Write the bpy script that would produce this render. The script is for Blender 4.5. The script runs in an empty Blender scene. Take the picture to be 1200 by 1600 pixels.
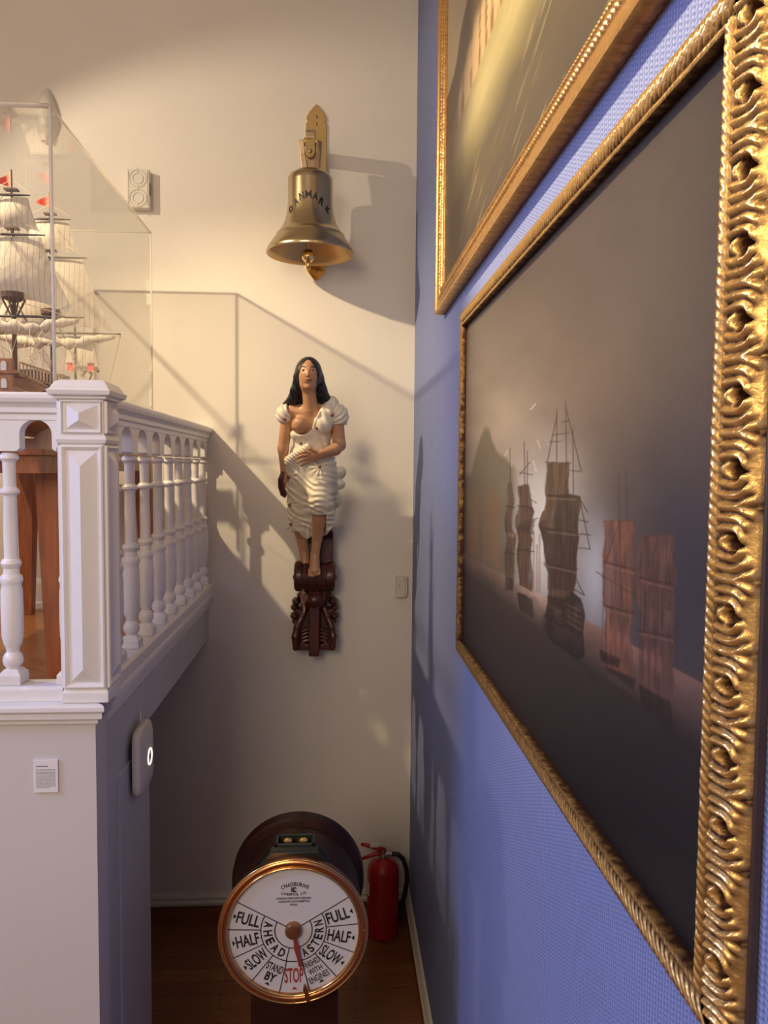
import bpy, math, random
import numpy as np
from mathutils import Matrix, Vector

# ------------------------------------------------------------------ camera
C = bpy.context.scene
COL = C.collection
F_PX = 1200.0
EYE = Vector((0.0, 0.0, 2.46))
vy = Vector(((525-600)/F_PX, (800-728)/F_PX, -1.0)).normalized()      # where world +Y lies in camera space
x1, y1 = (525-600)/F_PX, (800-728)/F_PX
x2 = (440-600)/F_PX
y2 = -(1 + x1*x2)/y1
vz = -Vector((x2, y2, -1.0)).normalized()
vx = vy.cross(vz)
CAMROT = Matrix((vx, vy, vz))            # camera space -> world
cam_d = bpy.data.cameras.new('camera')
cam = bpy.data.objects.new('camera', cam_d); COL.objects.link(cam)
cam_d.sensor_fit = 'VERTICAL'; cam_d.sensor_height = 36; cam_d.lens = F_PX/1600*36
cam_d.clip_start = 0.02
cam.matrix_world = Matrix.Translation(EYE) @ CAMROT.to_4x4()
C.camera = cam

def P(px, py, axis, val):
    """the point of the plane axis=val seen at photo pixel px, py"""
    d = CAMROT @ Vector(((px-600)/F_PX, (800-py)/F_PX, -1.0))
    k = 'xyz'.index(axis)
    return EYE + d*((val-EYE[k])/d[k])

def project(X, Y, Z):
    """numpy: world -> photo pixels"""
    R = np.array(CAMROT).T
    d = np.stack([X-EYE.x, Y-EYE.y, Z-EYE.z], -1) @ R.T
    return 600 + F_PX*d[..., 0]/-d[..., 2], 800 - F_PX*d[..., 1]/-d[..., 2]

# ------------------------------------------------------------------ world, lights, exposure
D = 4.06          # back wall
WX = 0.41         # right wall
C.view_settings.view_transform = 'Standard'; C.view_settings.look = 'None'
C.view_settings.exposure = 0.0; C.view_settings.gamma = 1.0
C.view_settings.use_curve_mapping = False
wd = bpy.data.worlds.new('world'); C.world = wd; wd.use_nodes = True
bg = wd.node_tree.nodes['Background']
bg.inputs[0].default_value = (0.60, 0.53, 0.49, 1); bg.inputs[1].default_value = 0.98

def lamp(name, kind, loc, target, energy, color, **kw):
    d = bpy.data.lights.new(name, kind); d.energy = energy; d.color = color
    for k, v in kw.items(): setattr(d, k, v)
    o = bpy.data.objects.new(name, d); COL.objects.link(o); o.location = loc
    if target is not None:
        o.rotation_euler = (Vector(target)-Vector(loc)).to_track_quat('-Z', 'Y').to_euler()
    return o
SPOT_A = (-2.10, 2.55, 4.22)
lamp('gallery_spot', 'SPOT', SPOT_A, (-0.10, 4.06, 2.35), 84, (1.0, 0.82, 0.60), shadow_soft_size=0.022, spot_size=math.radians(101), spot_blend=0.35)
lamp('gallery_spot', 'SPOT', (SPOT_A[0]-.01, SPOT_A[1]-.03, SPOT_A[2]+.02), (0.30, 4.0, 2.05), 360, (1.0, 0.78, 0.47), shadow_soft_size=0.022, spot_size=math.radians(58), spot_blend=0.9)
lamp('ceiling_spot', 'SPOT', (-2.1, 1.2, 5.3), (0.41, 1.45, 3.45), 1200, (1.0, 0.77, 0.44), shadow_soft_size=0.02, spot_size=math.radians(38), spot_blend=0.6)
lamp('window_light', 'AREA', (-3.45, 1.0, 3.5), (0.4, 0.5, 1.3), 56, (0.33, 0.47, 1.0), shape='RECTANGLE', size=1.2, size_y=1.2, spread=math.radians(110))
lamp('warm_fill', 'AREA', (-1.5, -2.3, 3.9), (-0.3, 3.6, 0.7), 85, (1.0, 0.76, 0.52), shape='RECTANGLE', size=1.6, size_y=1.6)  # added warm fill from behind the camera, stands for no particular lamp

# ------------------------------------------------------------------ materials
def nodes(m):
    m.use_nodes = True
    return m.node_tree, m.node_tree.nodes, m.node_tree.links, m.node_tree.nodes['Principled BSDF']
def mat(name, col, rough=0.5, metal=0.0, var=0.06, scale=8.0, bump=0.0, bscale=60.0, stretch=(1, 1, 1), col2=None, **kw):
    m = bpy.data.materials.new(name); nt, N, L, B = nodes(m)
    tc = N.new('ShaderNodeTexCoord'); mp = N.new('ShaderNodeMapping'); mp.inputs['Scale'].default_value = stretch
    L.new(tc.outputs['Object'], mp.inputs[0])
    nz = N.new('ShaderNodeTexNoise'); nz.inputs['Scale'].default_value = scale; nz.inputs['Detail'].default_value = 5
    L.new(mp.outputs[0], nz.inputs['Vector'])
    rp = N.new('ShaderNodeValToRGB')
    a = [max(0, c*(1-var)) for c in col]; b = [min(1, c*(1+var)) for c in col]
    if col2: a, b = col, col2
    rp.color_ramp.elements[0].color = (*a, 1); rp.color_ramp.elements[1].color = (*b, 1)
    rp.color_ramp.elements[0].position = .3; rp.color_ramp.elements[1].position = .7
    L.new(nz.outputs[0], rp.inputs[0]); L.new(rp.outputs[0], B.inputs['Base Color'])
    B.inputs['Roughness'].default_value = rough; B.inputs['Metallic'].default_value = metal
    if bump:
        n2 = N.new('ShaderNodeTexNoise'); n2.inputs['Scale'].default_value = bscale; n2.inputs['Detail'].default_value = 4
        L.new(mp.outputs[0], n2.inputs['Vector'])
        bp = N.new('ShaderNodeBump'); bp.inputs['Strength'].default_value = bump; bp.inputs['Distance'].default_value = 0.004
        L.new(n2.outputs[0], bp.inputs['Height']); L.new(bp.outputs[0], B.inputs['Normal'])
    for k, v in kw.items(): B.inputs[k].default_value = v
    return m

def planks(name, c1, c2, width, length, rot, rough):
    m = bpy.data.materials.new(name); nt, N, L, B = nodes(m)
    tc = N.new('ShaderNodeTexCoord'); mp = N.new('ShaderNodeMapping'); mp.inputs['Rotation'].default_value = (0, 0, rot)
    L.new(tc.outputs['Object'], mp.inputs[0])
    br = N.new('ShaderNodeTexBrick'); br.offset = .37
    for k, v in (('Scale', 1.0), ('Mortar Size', .0012), ('Brick Width', length), ('Row Height', width)): br.inputs[k].default_value = v
    br.inputs['Color1'].default_value = (*c1, 1); br.inputs['Color2'].default_value = (*c2, 1)
    br.inputs['Mortar'].default_value = (*[c*.25 for c in c1], 1)
    L.new(mp.outputs[0], br.inputs[0])
    m2 = N.new('ShaderNodeMapping'); m2.inputs['Scale'].default_value = (1.5, 30, 1); L.new(mp.outputs[0], m2.inputs[0])
    nz = N.new('ShaderNodeTexNoise'); nz.inputs['Scale'].default_value = 3; nz.inputs['Detail'].default_value = 6; L.new(m2.outputs[0], nz.inputs[0])
    mx = N.new('ShaderNodeMix'); mx.data_type = 'RGBA'; mx.blend_type = 'MULTIPLY'; mx.inputs[0].default_value = .7
    rp = N.new('ShaderNodeValToRGB'); rp.color_ramp.elements[0].color = (.55, .5, .45, 1); rp.color_ramp.elements[0].position = .3
    rp.color_ramp.elements[1].position = .75
    L.new(nz.outputs[0], rp.inputs[0]); L.new(br.outputs[0], mx.inputs[6]); L.new(rp.outputs[0], mx.inputs[7])
    L.new(mx.outputs[2], B.inputs['Base Color']); B.inputs['Roughness'].default_value = rough
    return m

def wallpaper():
    m = bpy.data.materials.new('blue_woven_wallpaper'); nt, N, L, B = nodes(m)
    tc = N.new('ShaderNodeTexCoord'); sp = N.new('ShaderNodeSeparateXYZ'); L.new(tc.outputs['Object'], sp.inputs[0])
    def sine(sock, freq, ph=None):
        a = N.new('ShaderNodeMath'); a.operation = 'MULTIPLY'; a.inputs[1].default_value = freq; L.new(sock, a.inputs[0])
        out = a.outputs[0]
        if ph is not None:
            s = N.new('ShaderNodeMath'); s.operation = 'ADD'; L.new(out, s.inputs[0]); L.new(ph, s.inputs[1]); out = s.outputs[0]
        b = N.new('ShaderNodeMath'); b.operation = 'SINE'; L.new(out, b.inputs[0]); return b.outputs[0]
    # staggered rows of threads: a vertical cord split in short stitches, neighbours half a stitch apart
    f1 = 2*math.pi/0.0085
    ph = N.new('ShaderNodeMath'); ph.operation = 'MULTIPLY'; ph.inputs[1].default_value = 1.6; L.new(sine(sp.outputs['Y'], f1/2), ph.inputs[0])
    sy = sine(sp.outputs['Y'], f1); sz = sine(sp.outputs['Z'], 2*math.pi/0.0075, ph.outputs[0])
    ad = N.new('ShaderNodeMath'); ad.operation = 'ADD'; L.new(sy, ad.inputs[0]); L.new(sz, ad.inputs[1])
    nz = N.new('ShaderNodeTexNoise'); nz.inputs['Scale'].default_value = 90; L.new(tc.outputs['Object'], nz.inputs[0])
    a2 = N.new('ShaderNodeMath'); a2.operation = 'ADD'; L.new(ad.outputs[0], a2.inputs[0]); L.new(nz.outputs[0], a2.inputs[1])
    bp = N.new('ShaderNodeBump'); bp.inputs['Strength'].default_value = .55; bp.inputs['Distance'].default_value = .0007
    L.new(a2.outputs[0], bp.inputs['Height']); L.new(bp.outputs[0], B.inputs['Normal'])
    rp = N.new('ShaderNodeValToRGB')
    mr = N.new('ShaderNodeMapRange'); mr.inputs[1].default_value = -2; mr.inputs[2].default_value = 3; L.new(a2.outputs[0], mr.inputs[0])
    rp.color_ramp.elements[0].color = (.11, .14, .30, 1); rp.color_ramp.elements[1].color = (.27, .32, .56, 1)
    L.new(mr.outputs[0], rp.inputs[0]); L.new(rp.outputs[0], B.inputs['Base Color'])
    B.inputs['Roughness'].default_value = .8
    return m

def attr_mat(name, attr='paint', rough=.4, metal=0., bump=0., coat=0.):
    m = bpy.data.materials.new(name); nt, N, L, B = nodes(m)
    a = N.new('ShaderNodeAttribute'); a.attribute_name = attr; L.new(a.outputs['Color'], B.inputs['Base Color'])
    B.inputs['Roughness'].default_value = rough; B.inputs['Metallic'].default_value = metal
    B.inputs['Coat Weight'].default_value = coat
    if bump:
        tc = N.new('ShaderNodeTexCoord'); nz = N.new('ShaderNodeTexNoise'); nz.inputs['Scale'].default_value = 220; L.new(tc.outputs['Object'], nz.inputs[0])
        bp = N.new('ShaderNodeBump'); bp.inputs['Strength'].default_value = bump; bp.inputs['Distance'].default_value = .001
        L.new(nz.outputs[0], bp.inputs['Height']); L.new(bp.outputs[0], B.inputs['Normal'])
    return m

def gold_mat(name, base, dark, r0, r1):
    """gilding with dark patina and painted-in crevice shade in the hollows; 'relief' runs 0 (hollow) to 1 (crest)"""
    m = bpy.data.materials.new(name); nt, N, L, B = nodes(m)
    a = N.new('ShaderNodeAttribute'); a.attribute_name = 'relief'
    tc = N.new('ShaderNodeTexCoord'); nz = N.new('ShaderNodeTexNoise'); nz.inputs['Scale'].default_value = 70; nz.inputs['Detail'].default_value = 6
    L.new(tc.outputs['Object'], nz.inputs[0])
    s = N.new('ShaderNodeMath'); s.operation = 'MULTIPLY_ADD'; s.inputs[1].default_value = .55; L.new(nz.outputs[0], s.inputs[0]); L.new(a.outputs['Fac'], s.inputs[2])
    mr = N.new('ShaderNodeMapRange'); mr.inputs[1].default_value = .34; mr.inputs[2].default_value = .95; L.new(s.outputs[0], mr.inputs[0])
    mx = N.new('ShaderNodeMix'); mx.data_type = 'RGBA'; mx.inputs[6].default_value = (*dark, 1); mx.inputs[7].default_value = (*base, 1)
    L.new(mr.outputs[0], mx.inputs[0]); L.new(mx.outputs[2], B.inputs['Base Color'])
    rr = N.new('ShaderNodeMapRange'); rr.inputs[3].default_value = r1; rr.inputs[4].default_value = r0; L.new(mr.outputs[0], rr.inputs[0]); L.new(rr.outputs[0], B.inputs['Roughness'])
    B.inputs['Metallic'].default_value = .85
    bp = N.new('ShaderNodeBump'); bp.inputs['Strength'].default_value = .5; bp.inputs['Distance'].default_value = .001
    n2 = N.new('ShaderNodeTexNoise'); n2.inputs['Scale'].default_value = 260; L.new(tc.outputs['Object'], n2.inputs[0])
    L.new(n2.outputs[0], bp.inputs['Height']); L.new(bp.outputs[0], B.inputs['Normal'])
    return m

def glass_mat():
    m = bpy.data.materials.new('acrylic_pane'); m.use_nodes = True
    nt, N, L = m.node_tree, m.node_tree.nodes, m.node_tree.links
    N.clear(); out = N.new('ShaderNodeOutputMaterial'); tr = N.new('ShaderNodeBsdfTransparent'); gl = N.new('ShaderNodeBsdfGlossy')
    tr.inputs[0].default_value = (.985, .985, .98, 1); gl.inputs['Roughness'].default_value = .01
    fr = N.new('ShaderNodeFresnel'); ge = N.new('ShaderNodeNewGeometry'); mr = N.new('ShaderNodeMapRange')
    mr.inputs[3].default_value = 1.42; mr.inputs[4].default_value = 1/1.42; L.new(ge.outputs['Backfacing'], mr.inputs[0]); L.new(mr.outputs[0], fr.inputs[0]); mx = N.new('ShaderNodeMixShader')
    L.new(fr.outputs[0], mx.inputs[0]); L.new(tr.outputs[0], mx.inputs[1]); L.new(gl.outputs[0], mx.inputs[2]); L.new(mx.outputs[0], out.inputs[0])
    return m

M = dict(
    plaster=mat('cream_plaster', (.76, .71, .63), .75, var=.02, scale=2.5, bump=.12, bscale=120),
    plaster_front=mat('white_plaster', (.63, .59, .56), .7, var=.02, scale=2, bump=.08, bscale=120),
    grey_paint=mat('grey_panel_paint', (.52, .51, .53), .55, var=.03, scale=3),
    paint=mat('white_gloss_paint', (.80, .78, .76), .32, var=.025, scale=14, bump=.10, bscale=90),
    cream_trim=mat('cream_trim_paint', (.66, .62, .52), .4, var=.03),
    paper=wallpaper(),
    floor=planks('dark_plank_floor', (.34, .13, .045), (.25, .085, .03), .095, 1.7, 0, .32),
    landing=planks('orange_plank_floor', (.62, .26, .09), (.50, .19, .06), .075, 1.1, math.radians(40), .28),
    skirting=mat('brown_skirting', (.24, .08, .03), .4, var=.2, scale=6, stretch=(1, 1, 8)),
    teak=mat('reddish_table_wood', (.36, .12, .045), .35, var=.25, scale=6, stretch=(8, 8, 1)),
    brass=mat('polished_brass', (.83, .60, .24), .14, 1.0, var=.06, scale=12),
    bell=mat('bell_bronze', (.56, .45, .27), .24, 1.0, var=.10, scale=7, bump=.04, bscale=50),
    bell_in=mat('tarnished_bronze', (.42, .33, .20), .42, .9, col2=(.62, .36, .14), scale=9),
    crown=mat('dull_bronze', (.40, .30, .19), .4, .9, var=.12),
    black=mat('black_lettering', (.012, .012, .014), .5),
    red_letter=mat('red_lettering', (.32, .03, .03), .5),
    hole=mat('dark_recess', (.006, .005, .005), .6),
    enamel=mat('white_enamel', (.62, .60, .60), .25, var=.02),
    copper=mat('copper_bezel', (.62, .27, .11), .28, 1.0, var=.10, scale=5),
    mahogany=mat('dark_mahogany', (.030, .009, .006), .32, var=.4, scale=5, stretch=(1, 1, 6), **{'Specular IOR Level': .25}),
    darkgreen=mat('black_green_enamel', (.008, .016, .012), .22),
    greenrim=mat('green_grey_rim', (.022, .030, .022), .4),
    hand_red=mat('dull_red_pointer', (.28, .05, .03), .4, .2),
    hub=mat('worn_copper_hub', (.40, .20, .10), .35, .9, var=.2, scale=30),
    ext_red=mat('red_powder_coat', (.42, .012, .016), .28, var=.04),
    rubber=mat('black_rubber', (.01, .01, .011), .5),
    steel=mat('steel', (.5, .5, .48), .3, 1.0),
    label=mat('pale_label', (.7, .68, .64), .5),
    plastic=mat('cream_plastic', (.66, .62, .53), .4, var=.03),
    router=mat('white_plastic', (.62, .58, .54), .35, var=.02),
    card=mat('card_paper', (.80, .77, .77), .7, var=.01),
    ink=mat('grey_print', (.13, .12, .13), .8),
    skin=mat('painted_skin', (.46, .235, .12), .38, col2=(.60, .34, .19), scale=5),
    face=mat('painted_face', (.60, .36, .20), .35),
    dress=mat('cream_carved_dress', (.72, .66, .50), .42, col2=(.80, .74, .59), scale=9, bump=.1, bscale=60),
    hair=mat('black_hair_paint', (.012, .012, .014), .3, bump=.6, bscale=40, stretch=(6, 6, 1)),
    rosette=mat('dark_red_paint', (.22, .045, .03), .4),
    lipsm=mat('lip_paint', (.16, .03, .025), .4), eyewhite=mat('eye_white', (.55, .48, .38), .3),
    nipple=mat('dusky_skin', (.27, .09, .06), .4),
    carved=mat('oxblood_carved_wood', (.050, .014, .010), .3, col2=(.09, .024, .016), scale=10, bump=.2, bscale=50),
    chip=mat('bare_wood_chip', (.62, .30, .19), .6, var=.15, scale=40),
    glass=glass_mat(),
    edge=None,
    sail=None, mast=mat('ship_mast_wood', (.10, .055, .035), .4, var=.3, scale=30),
    hull=mat('ship_hull_wood', (.34, .13, .05), .35, var=.35, scale=14, stretch=(3, 1, 10)),
    hulldark=mat('ship_dark_wood', (.05, .035, .03), .4, var=.3),
    hullpale=mat('ship_pale_wale', (.58, .38, .22), .4, var=.2, scale=20),
    rope=mat('pale_thread', (.60, .52, .40), .8), flag=mat('red_flag_cloth', (.72, .07, .03), .6),
    flagw=mat('white_flag_cloth', (.8, .76, .7), .6),
    darkwood=mat('dark_frame_side', (.045, .026, .020), .45, var=.3, scale=20),
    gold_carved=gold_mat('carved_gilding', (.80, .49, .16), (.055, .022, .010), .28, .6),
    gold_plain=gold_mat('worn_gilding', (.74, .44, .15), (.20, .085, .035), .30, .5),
)
def sail_mat():
    m = bpy.data.materials.new('sail_cloth'); nt, N, L, B = nodes(m)
    tc = N.new('ShaderNodeTexCoord'); sp = N.new('ShaderNodeSeparateXYZ'); L.new(tc.outputs['Object'], sp.inputs[0])
    a = N.new('ShaderNodeMath'); a.operation = 'MULTIPLY'; a.inputs[1].default_value = 1/.0185; L.new(sp.outputs['X'], a.inputs[0])
    f = N.new('ShaderNodeMath'); f.operation = 'FRACT'; L.new(a.outputs[0], f.inputs[0])
    lt = N.new('ShaderNodeMath'); lt.operation = 'LESS_THAN'; lt.inputs[1].default_value = .11; L.new(f.outputs[0], lt.inputs[0])
    nz = N.new('ShaderNodeTexNoise'); nz.inputs['Scale'].default_value = 14; L.new(tc.outputs['Object'], nz.inputs[0])
    rp = N.new('ShaderNodeValToRGB'); rp.color_ramp.elements[0].color = (.56, .50, .42, 1); rp.color_ramp.elements[1].color = (.74, .69, .60, 1); L.new(nz.outputs[0], rp.inputs[0])
    mx = N.new('ShaderNodeMix'); mx.data_type = 'RGBA'; L.new(lt.outputs[0], mx.inputs[0]); L.new(rp.outputs[0], mx.inputs[6]); mx.inputs[7].default_value = (.34, .28, .22, 1)
    L.new(mx.outputs[2], B.inputs['Base Color']); B.inputs['Roughness'].default_value = .85
    bp = N.new('ShaderNodeBump'); bp.inputs['Strength'].default_value = .5; bp.inputs['Distance'].default_value = .006
    n2 = N.new('ShaderNodeTexNoise'); n2.inputs['Scale'].default_value = 25; L.new(tc.outputs['Object'], n2.inputs[0])
    L.new(n2.outputs[0], bp.inputs['Height']); L.new(bp.outputs[0], B.inputs['Normal'])
    td = N.new('ShaderNodeBsdfTranslucent'); td.inputs[0].default_value = (.8, .72, .58, 1)
    ms = N.new('ShaderNodeMixShader'); ms.inputs[0].default_value = .3
    L.new(B.outputs[0], ms.inputs[1]); L.new(td.outputs[0], ms.inputs[2]); L.new(ms.outputs[0], N['Material Output'].inputs[0])
    return m
M['sail'] = sail_mat()
M['edge'] = mat('frosted_acrylic_edge', (.90, .86, .80), .3, var=.01)
nt = M['edge'].node_tree; td = nt.nodes.new('ShaderNodeBsdfTranslucent'); td.inputs[0].default_value = (.95, .9, .82, 1); ms = nt.nodes.new('ShaderNodeMixShader')
nt.links.new(nt.nodes['Principled BSDF'].outputs[0], ms.inputs[1]); nt.links.new(td.outputs[0], ms.inputs[2]); nt.links.new(ms.outputs[0], nt.nodes['Material Output'].inputs[0])
m = bpy.data.materials.new('lit_status_ring'); nt, N, L, B = nodes(m)
B.inputs['Emission Color'].default_value = (1, .93, .75, 1); B.inputs['Emission Strength'].default_value = 1.3; M['ring'] = m

# ------------------------------------------------------------------ mesh building
class MB:
    def __init__(s): s.v = []; s.f = []; s.n = 0
    def add(s, V, Fs):
        s.v.append(np.asarray(V, float).reshape(-1, 3)); s.f += [tuple(int(i)+s.n for i in f) for f in Fs]; s.n += len(s.v[-1]); return s
    def box(s, a, b, bev=0.0):
        (X0, Y0, Z0), (X1, Y1, Z1) = [min(p, q) for p, q in zip(a, b)], [max(p, q) for p, q in zip(a, b)]
        V = [(x, y, z) for x in (X0, X1) for y in (Y0, Y1) for z in (Z0, Z1)]
        return s.add(V, [(0, 1, 3, 2), (4, 6, 7, 5), (0, 4, 5, 1), (2, 3, 7, 6), (0, 2, 6, 4), (1, 5, 7, 3)])
    def rings(s, R, closed=True, caps=True):
        """R: list of rings of equal length (each k x 3), skinned together"""
        R = [np.asarray(r, float) for r in R]; k = len(R[0]); n = len(R)
        V = np.concatenate(R); Fs = []
        for i in range(n-1):
            for j in range(k if closed else k-1):
                j2 = (j+1) % k; Fs.append((i*k+j, i*k+j2, (i+1)*k+j2, (i+1)*k+j))
        if caps and closed: Fs += [tuple(range(k))[::-1], tuple((n-1)*k+j for j in range(k))]
        return s.add(V, Fs)
    def lathe(s, prof, c, axis='z', k=24, ang=0.0, sq=None):
        """prof: (along, radius) pairs"""
        R = []
        for h, r in prof:
            t = np.arange(k)*2*math.pi/k+ang; a, b = r*np.cos(t), r*np.sin(t); z = np.full(k, h)
            q = {'z': (a, b, z), 'y': (b, z, a), 'x': (z, a, b)}[axis]
            R.append(np.stack(q, 1)+np.array(c))
        return s.rings(R)
    def tube(s, pts, r, k=8, caps=True):
        pts = [Vector(p) for p in pts]; n = len(pts); rs = r if isinstance(r, (list, tuple)) else [r]*n
        R = []; up = None
        for i, p in enumerate(pts):
            t = (pts[min(i+1, n-1)]-pts[max(i-1, 0)]).normalized()
            if up is None: up = Vector((0, 0, 1)) if abs(t.z) < .9 else Vector((1, 0, 0))
            a = t.cross(up).normalized(); b = a.cross(t).normalized(); up = b
            R.append([tuple(p+(a*math.cos(q)+b*math.sin(q))*rs[i]) for q in [2*math.pi*j/k for j in range(k)]])
        return s.rings(R, caps=caps)
    def prism(s, poly, f0, f1):
        """poly: 2D points; f0, f1: functions 2D -> 3D for both faces"""
        n = len(poly); V = [f0(*p) for p in poly]+[f1(*p) for p in poly]
        return s.add(V, [tuple(range(n))[::-1], tuple(range(n, 2*n))]+[(i, (i+1) % n, (i+1) % n+n, i+n) for i in range(n)])
    def grid(s, G):
        """G: n x m x 3"""
        n, m = G.shape[:2]; i = np.arange(n*m).reshape(n, m)
        Q = np.stack([i[:-1, :-1], i[1:, :-1], i[1:, 1:], i[:-1, 1:]], -1).reshape(-1, 4)
        s.v.append(G.reshape(-1, 3).astype(float)); s.f += (Q+s.n).tolist(); s.n += n*m; return s
    def sphere(s, c, r, k=16, sq=(1, 1, 1)):
        R = []
        for i in range(1, k//2):
            t = math.pi*i/(k//2); a = np.arange(k)*2*math.pi/k
            R.append(np.stack([np.cos(a)*math.sin(t)*r*sq[0], np.sin(a)*math.sin(t)*r*sq[1], np.full(k, -math.cos(t)*r*sq[2])], 1)+np.array(c))
        return s.rings(R)
    def build(s, name, m, parent=None, smooth=False, bevel=0.0, sub=0, bseg=2, origin=None, autosm=False):
        V = np.concatenate(s.v)
        root = parent
        while root is not None and root.parent is not None: root = root.parent
        off = np.array(root['_loc']) if root is not None else np.array(origin if origin is not None else
              (V[:, 0].mean(), V[:, 1].mean(), V[:, 2].min()))
        me = bpy.data.meshes.new(name); me.from_pydata((V-off).tolist(), [], s.f); me.validate(); me.update()
        import bmesh as _b
        if len(V) < 60000:
            bm = _b.new(); bm.from_mesh(me); _b.ops.recalc_face_normals(bm, faces=bm.faces); bm.to_mesh(me); bm.free()
        o = bpy.data.objects.new(name, me); COL.objects.link(o)
        if isinstance(m, str): m = M[m]
        me.materials.append(m)
        if parent is None: o.location = off; o['_loc'] = tuple(off)
        else: o.parent = parent
        if smooth: me.polygons.foreach_set('use_smooth', [True]*len(me.polygons))
        if autosm:
            me.polygons.foreach_set('use_smooth', [True]*len(me.polygons))
            me.set_sharp_from_angle(angle=math.radians(38))
        if bevel:
            b = o.modifiers.new('bevel', 'BEVEL'); b.width = bevel; b.segments = bseg; b.limit_method = 'ANGLE'; b.angle_limit = math.radians(35)
        if sub: q = o.modifiers.new('sub', 'SUBSURF'); q.levels = q.render_levels = sub
        return o

def tag(o, label=None, cat=None, group=None, kind=None):
    if label: o['label'] = label
    if cat: o['category'] = cat
    if group: o['group'] = group
    if kind: o['kind'] = kind
    return o
def thing(name, label, cat, loc, group=None):
    o = bpy.data.objects.new(name, None); COL.objects.link(o); o.location = loc; o['_loc'] = tuple(loc)
    o.empty_display_size = .05
    return tag(o, label, cat, group)
def struct(name, mb, m, **kw): return tag(mb.build(name, m, **kw), kind='structure')

def set_attr(me, name, arr):
    a = me.attributes.new(name, 'FLOAT_COLOR', 'POINT'); arr = np.asarray(arr, float)
    if arr.ndim == 1: arr = np.stack([arr]*3, 1)
    a.data.foreach_set('color', np.concatenate([arr, np.ones((len(arr), 1))], 1).ravel())

def text_geo(txt, bold=.02):
    cu = bpy.data.curves.new('t', 'FONT'); cu.body = txt; cu.offset = bold; cu.resolution_u = 3
    ob = bpy.data.objects.new('t', cu); COL.objects.link(ob)
    dg = bpy.context.evaluated_depsgraph_get(); me = bpy.data.meshes.new_from_object(ob.evaluated_get(dg))
    V = np.array([v.co[:2] for v in me.vertices]).reshape(-1, 2); Fs = [tuple(p.vertices) for p in me.polygons]
    COL.objects.unlink(ob); bpy.data.objects.remove(ob); bpy.data.curves.remove(cu); bpy.data.meshes.remove(me)
    return V, Fs
def fit(V, w=None, h=None):
    lo, hi = V.min(0), V.max(0); c = (lo+hi)/2; V = V-c
    if h: sy = h/(hi[1]-lo[1])
    sx = w/(hi[0]-lo[0]) if w else sy
    if not h: sy = sx
    return V*np.array([sx, sy])
def rot2(V, a): c, s_ = math.cos(a), math.sin(a); return V @ np.array([[c, s_], [-s_, c]])

# ------------------------------------------------------------------ the room
struct('wall_back', MB().box((-3.6, D, 0), (WX+.15, D+.12, 5.9)), 'plaster')
struct('wall_right', MB().box((WX, -3.0, 0), (WX+.15, D, 5.9)), 'paper')
struct('floor', MB().box((-3.6, -3.0, -.06), (WX, D, 0)), 'floor')
wl = MB()
for (ya, yb, za, zb) in ((-3, 0, 0, 5.9), (1.7, D, 0, 5.9), (0, 1.7, 0, 3.3), (0, 1.7, 4.9, 5.9)): wl.box((-3.72, ya, za), (-3.6, yb, zb))
struct('wall_left', wl, 'plaster')
struct('ceiling', MB().box((-3.72, -3.0, 5.9), (WX+.15, D+.12, 6.0)), 'plaster')
LF = 1.71         # landing floor
PX = -.667        # landing side face
PY = 2.15         # landing front face
stp = MB()
for k in range(8): stp.box((PX, 1.35-.27*(k+1), 0), (WX-.001, 1.35-.27*k, .165*(k+1)))
stp.box((PX, -3.0, 0), (WX-.001, 1.35-.27*8, 1.32))
struct('stair_flight', stp, 'floor')  # unseen steps under the camera, built to keep light off the lower well
struct('floor', MB().box((-3.6, PY+.05, LF-.05), (PX-.02, D, LF)), 'landing')
struct('wall_front', MB().box((-3.6, PY, 0), (PX, PY+.10, 1.735)), 'plaster_front')
m_ = MB().box((PX-.10, PY+.10, 0), (PX, 2.73, 1.547)); m_.box((PX-.001, 2.36, 0), (PX+.006, 2.73, 1.50))
struct('wall_pier', m_, 'grey_paint', bevel=.002)
struct('trim_1', MB().box((PX-.10, PY+.10, 1.547), (PX, D, 1.70)), 'grey_paint')
struct('ceiling_landing', MB().box((-3.6, PY+.10, 1.547), (PX-.10, D, 1.655)), 'plaster')
# moulded ledge under both balustrades
def ledge(prof, a, b, horiz_axis, sign, m, name, mit=0.0):
    """prof: (outward, z) closed polygon swept along the axis from a to b"""
    mb = MB()
    if horiz_axis == 'x': mb.prism(prof, lambda o, z: (a, PY-o, z), lambda o, z: (b+o*mit, PY-o, z))
    else: mb.prism(prof, lambda o, z: (PX+o, a-o*mit, z), lambda o, z: (PX+o, b, z))
    return struct(name, mb, m, bevel=.002)
LP = [(-.09, 1.735), (0, 1.735), (.010, 1.739), (.012, 1.752), (.026, 1.757), (.028, 1.775), (.036, 1.781), (.036, 1.794), (.030, 1.800), (-.09, 1.800)]
ledge(LP, -3.6, PX, 'x', 1, 'paint', 'trim_2', 1)
LS = [(-.09, 1.70), (-.004, 1.70), (0, 1.71), (.002, 1.735), (.014, 1.742), (.016, 1.762), (.024, 1.768), (.024, 1.785), (.012, 1.800), (-.09, 1.805)]
ledge(LS, 2.26, D, 'y', 1, 'paint', 'trim_3', 0)
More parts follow.
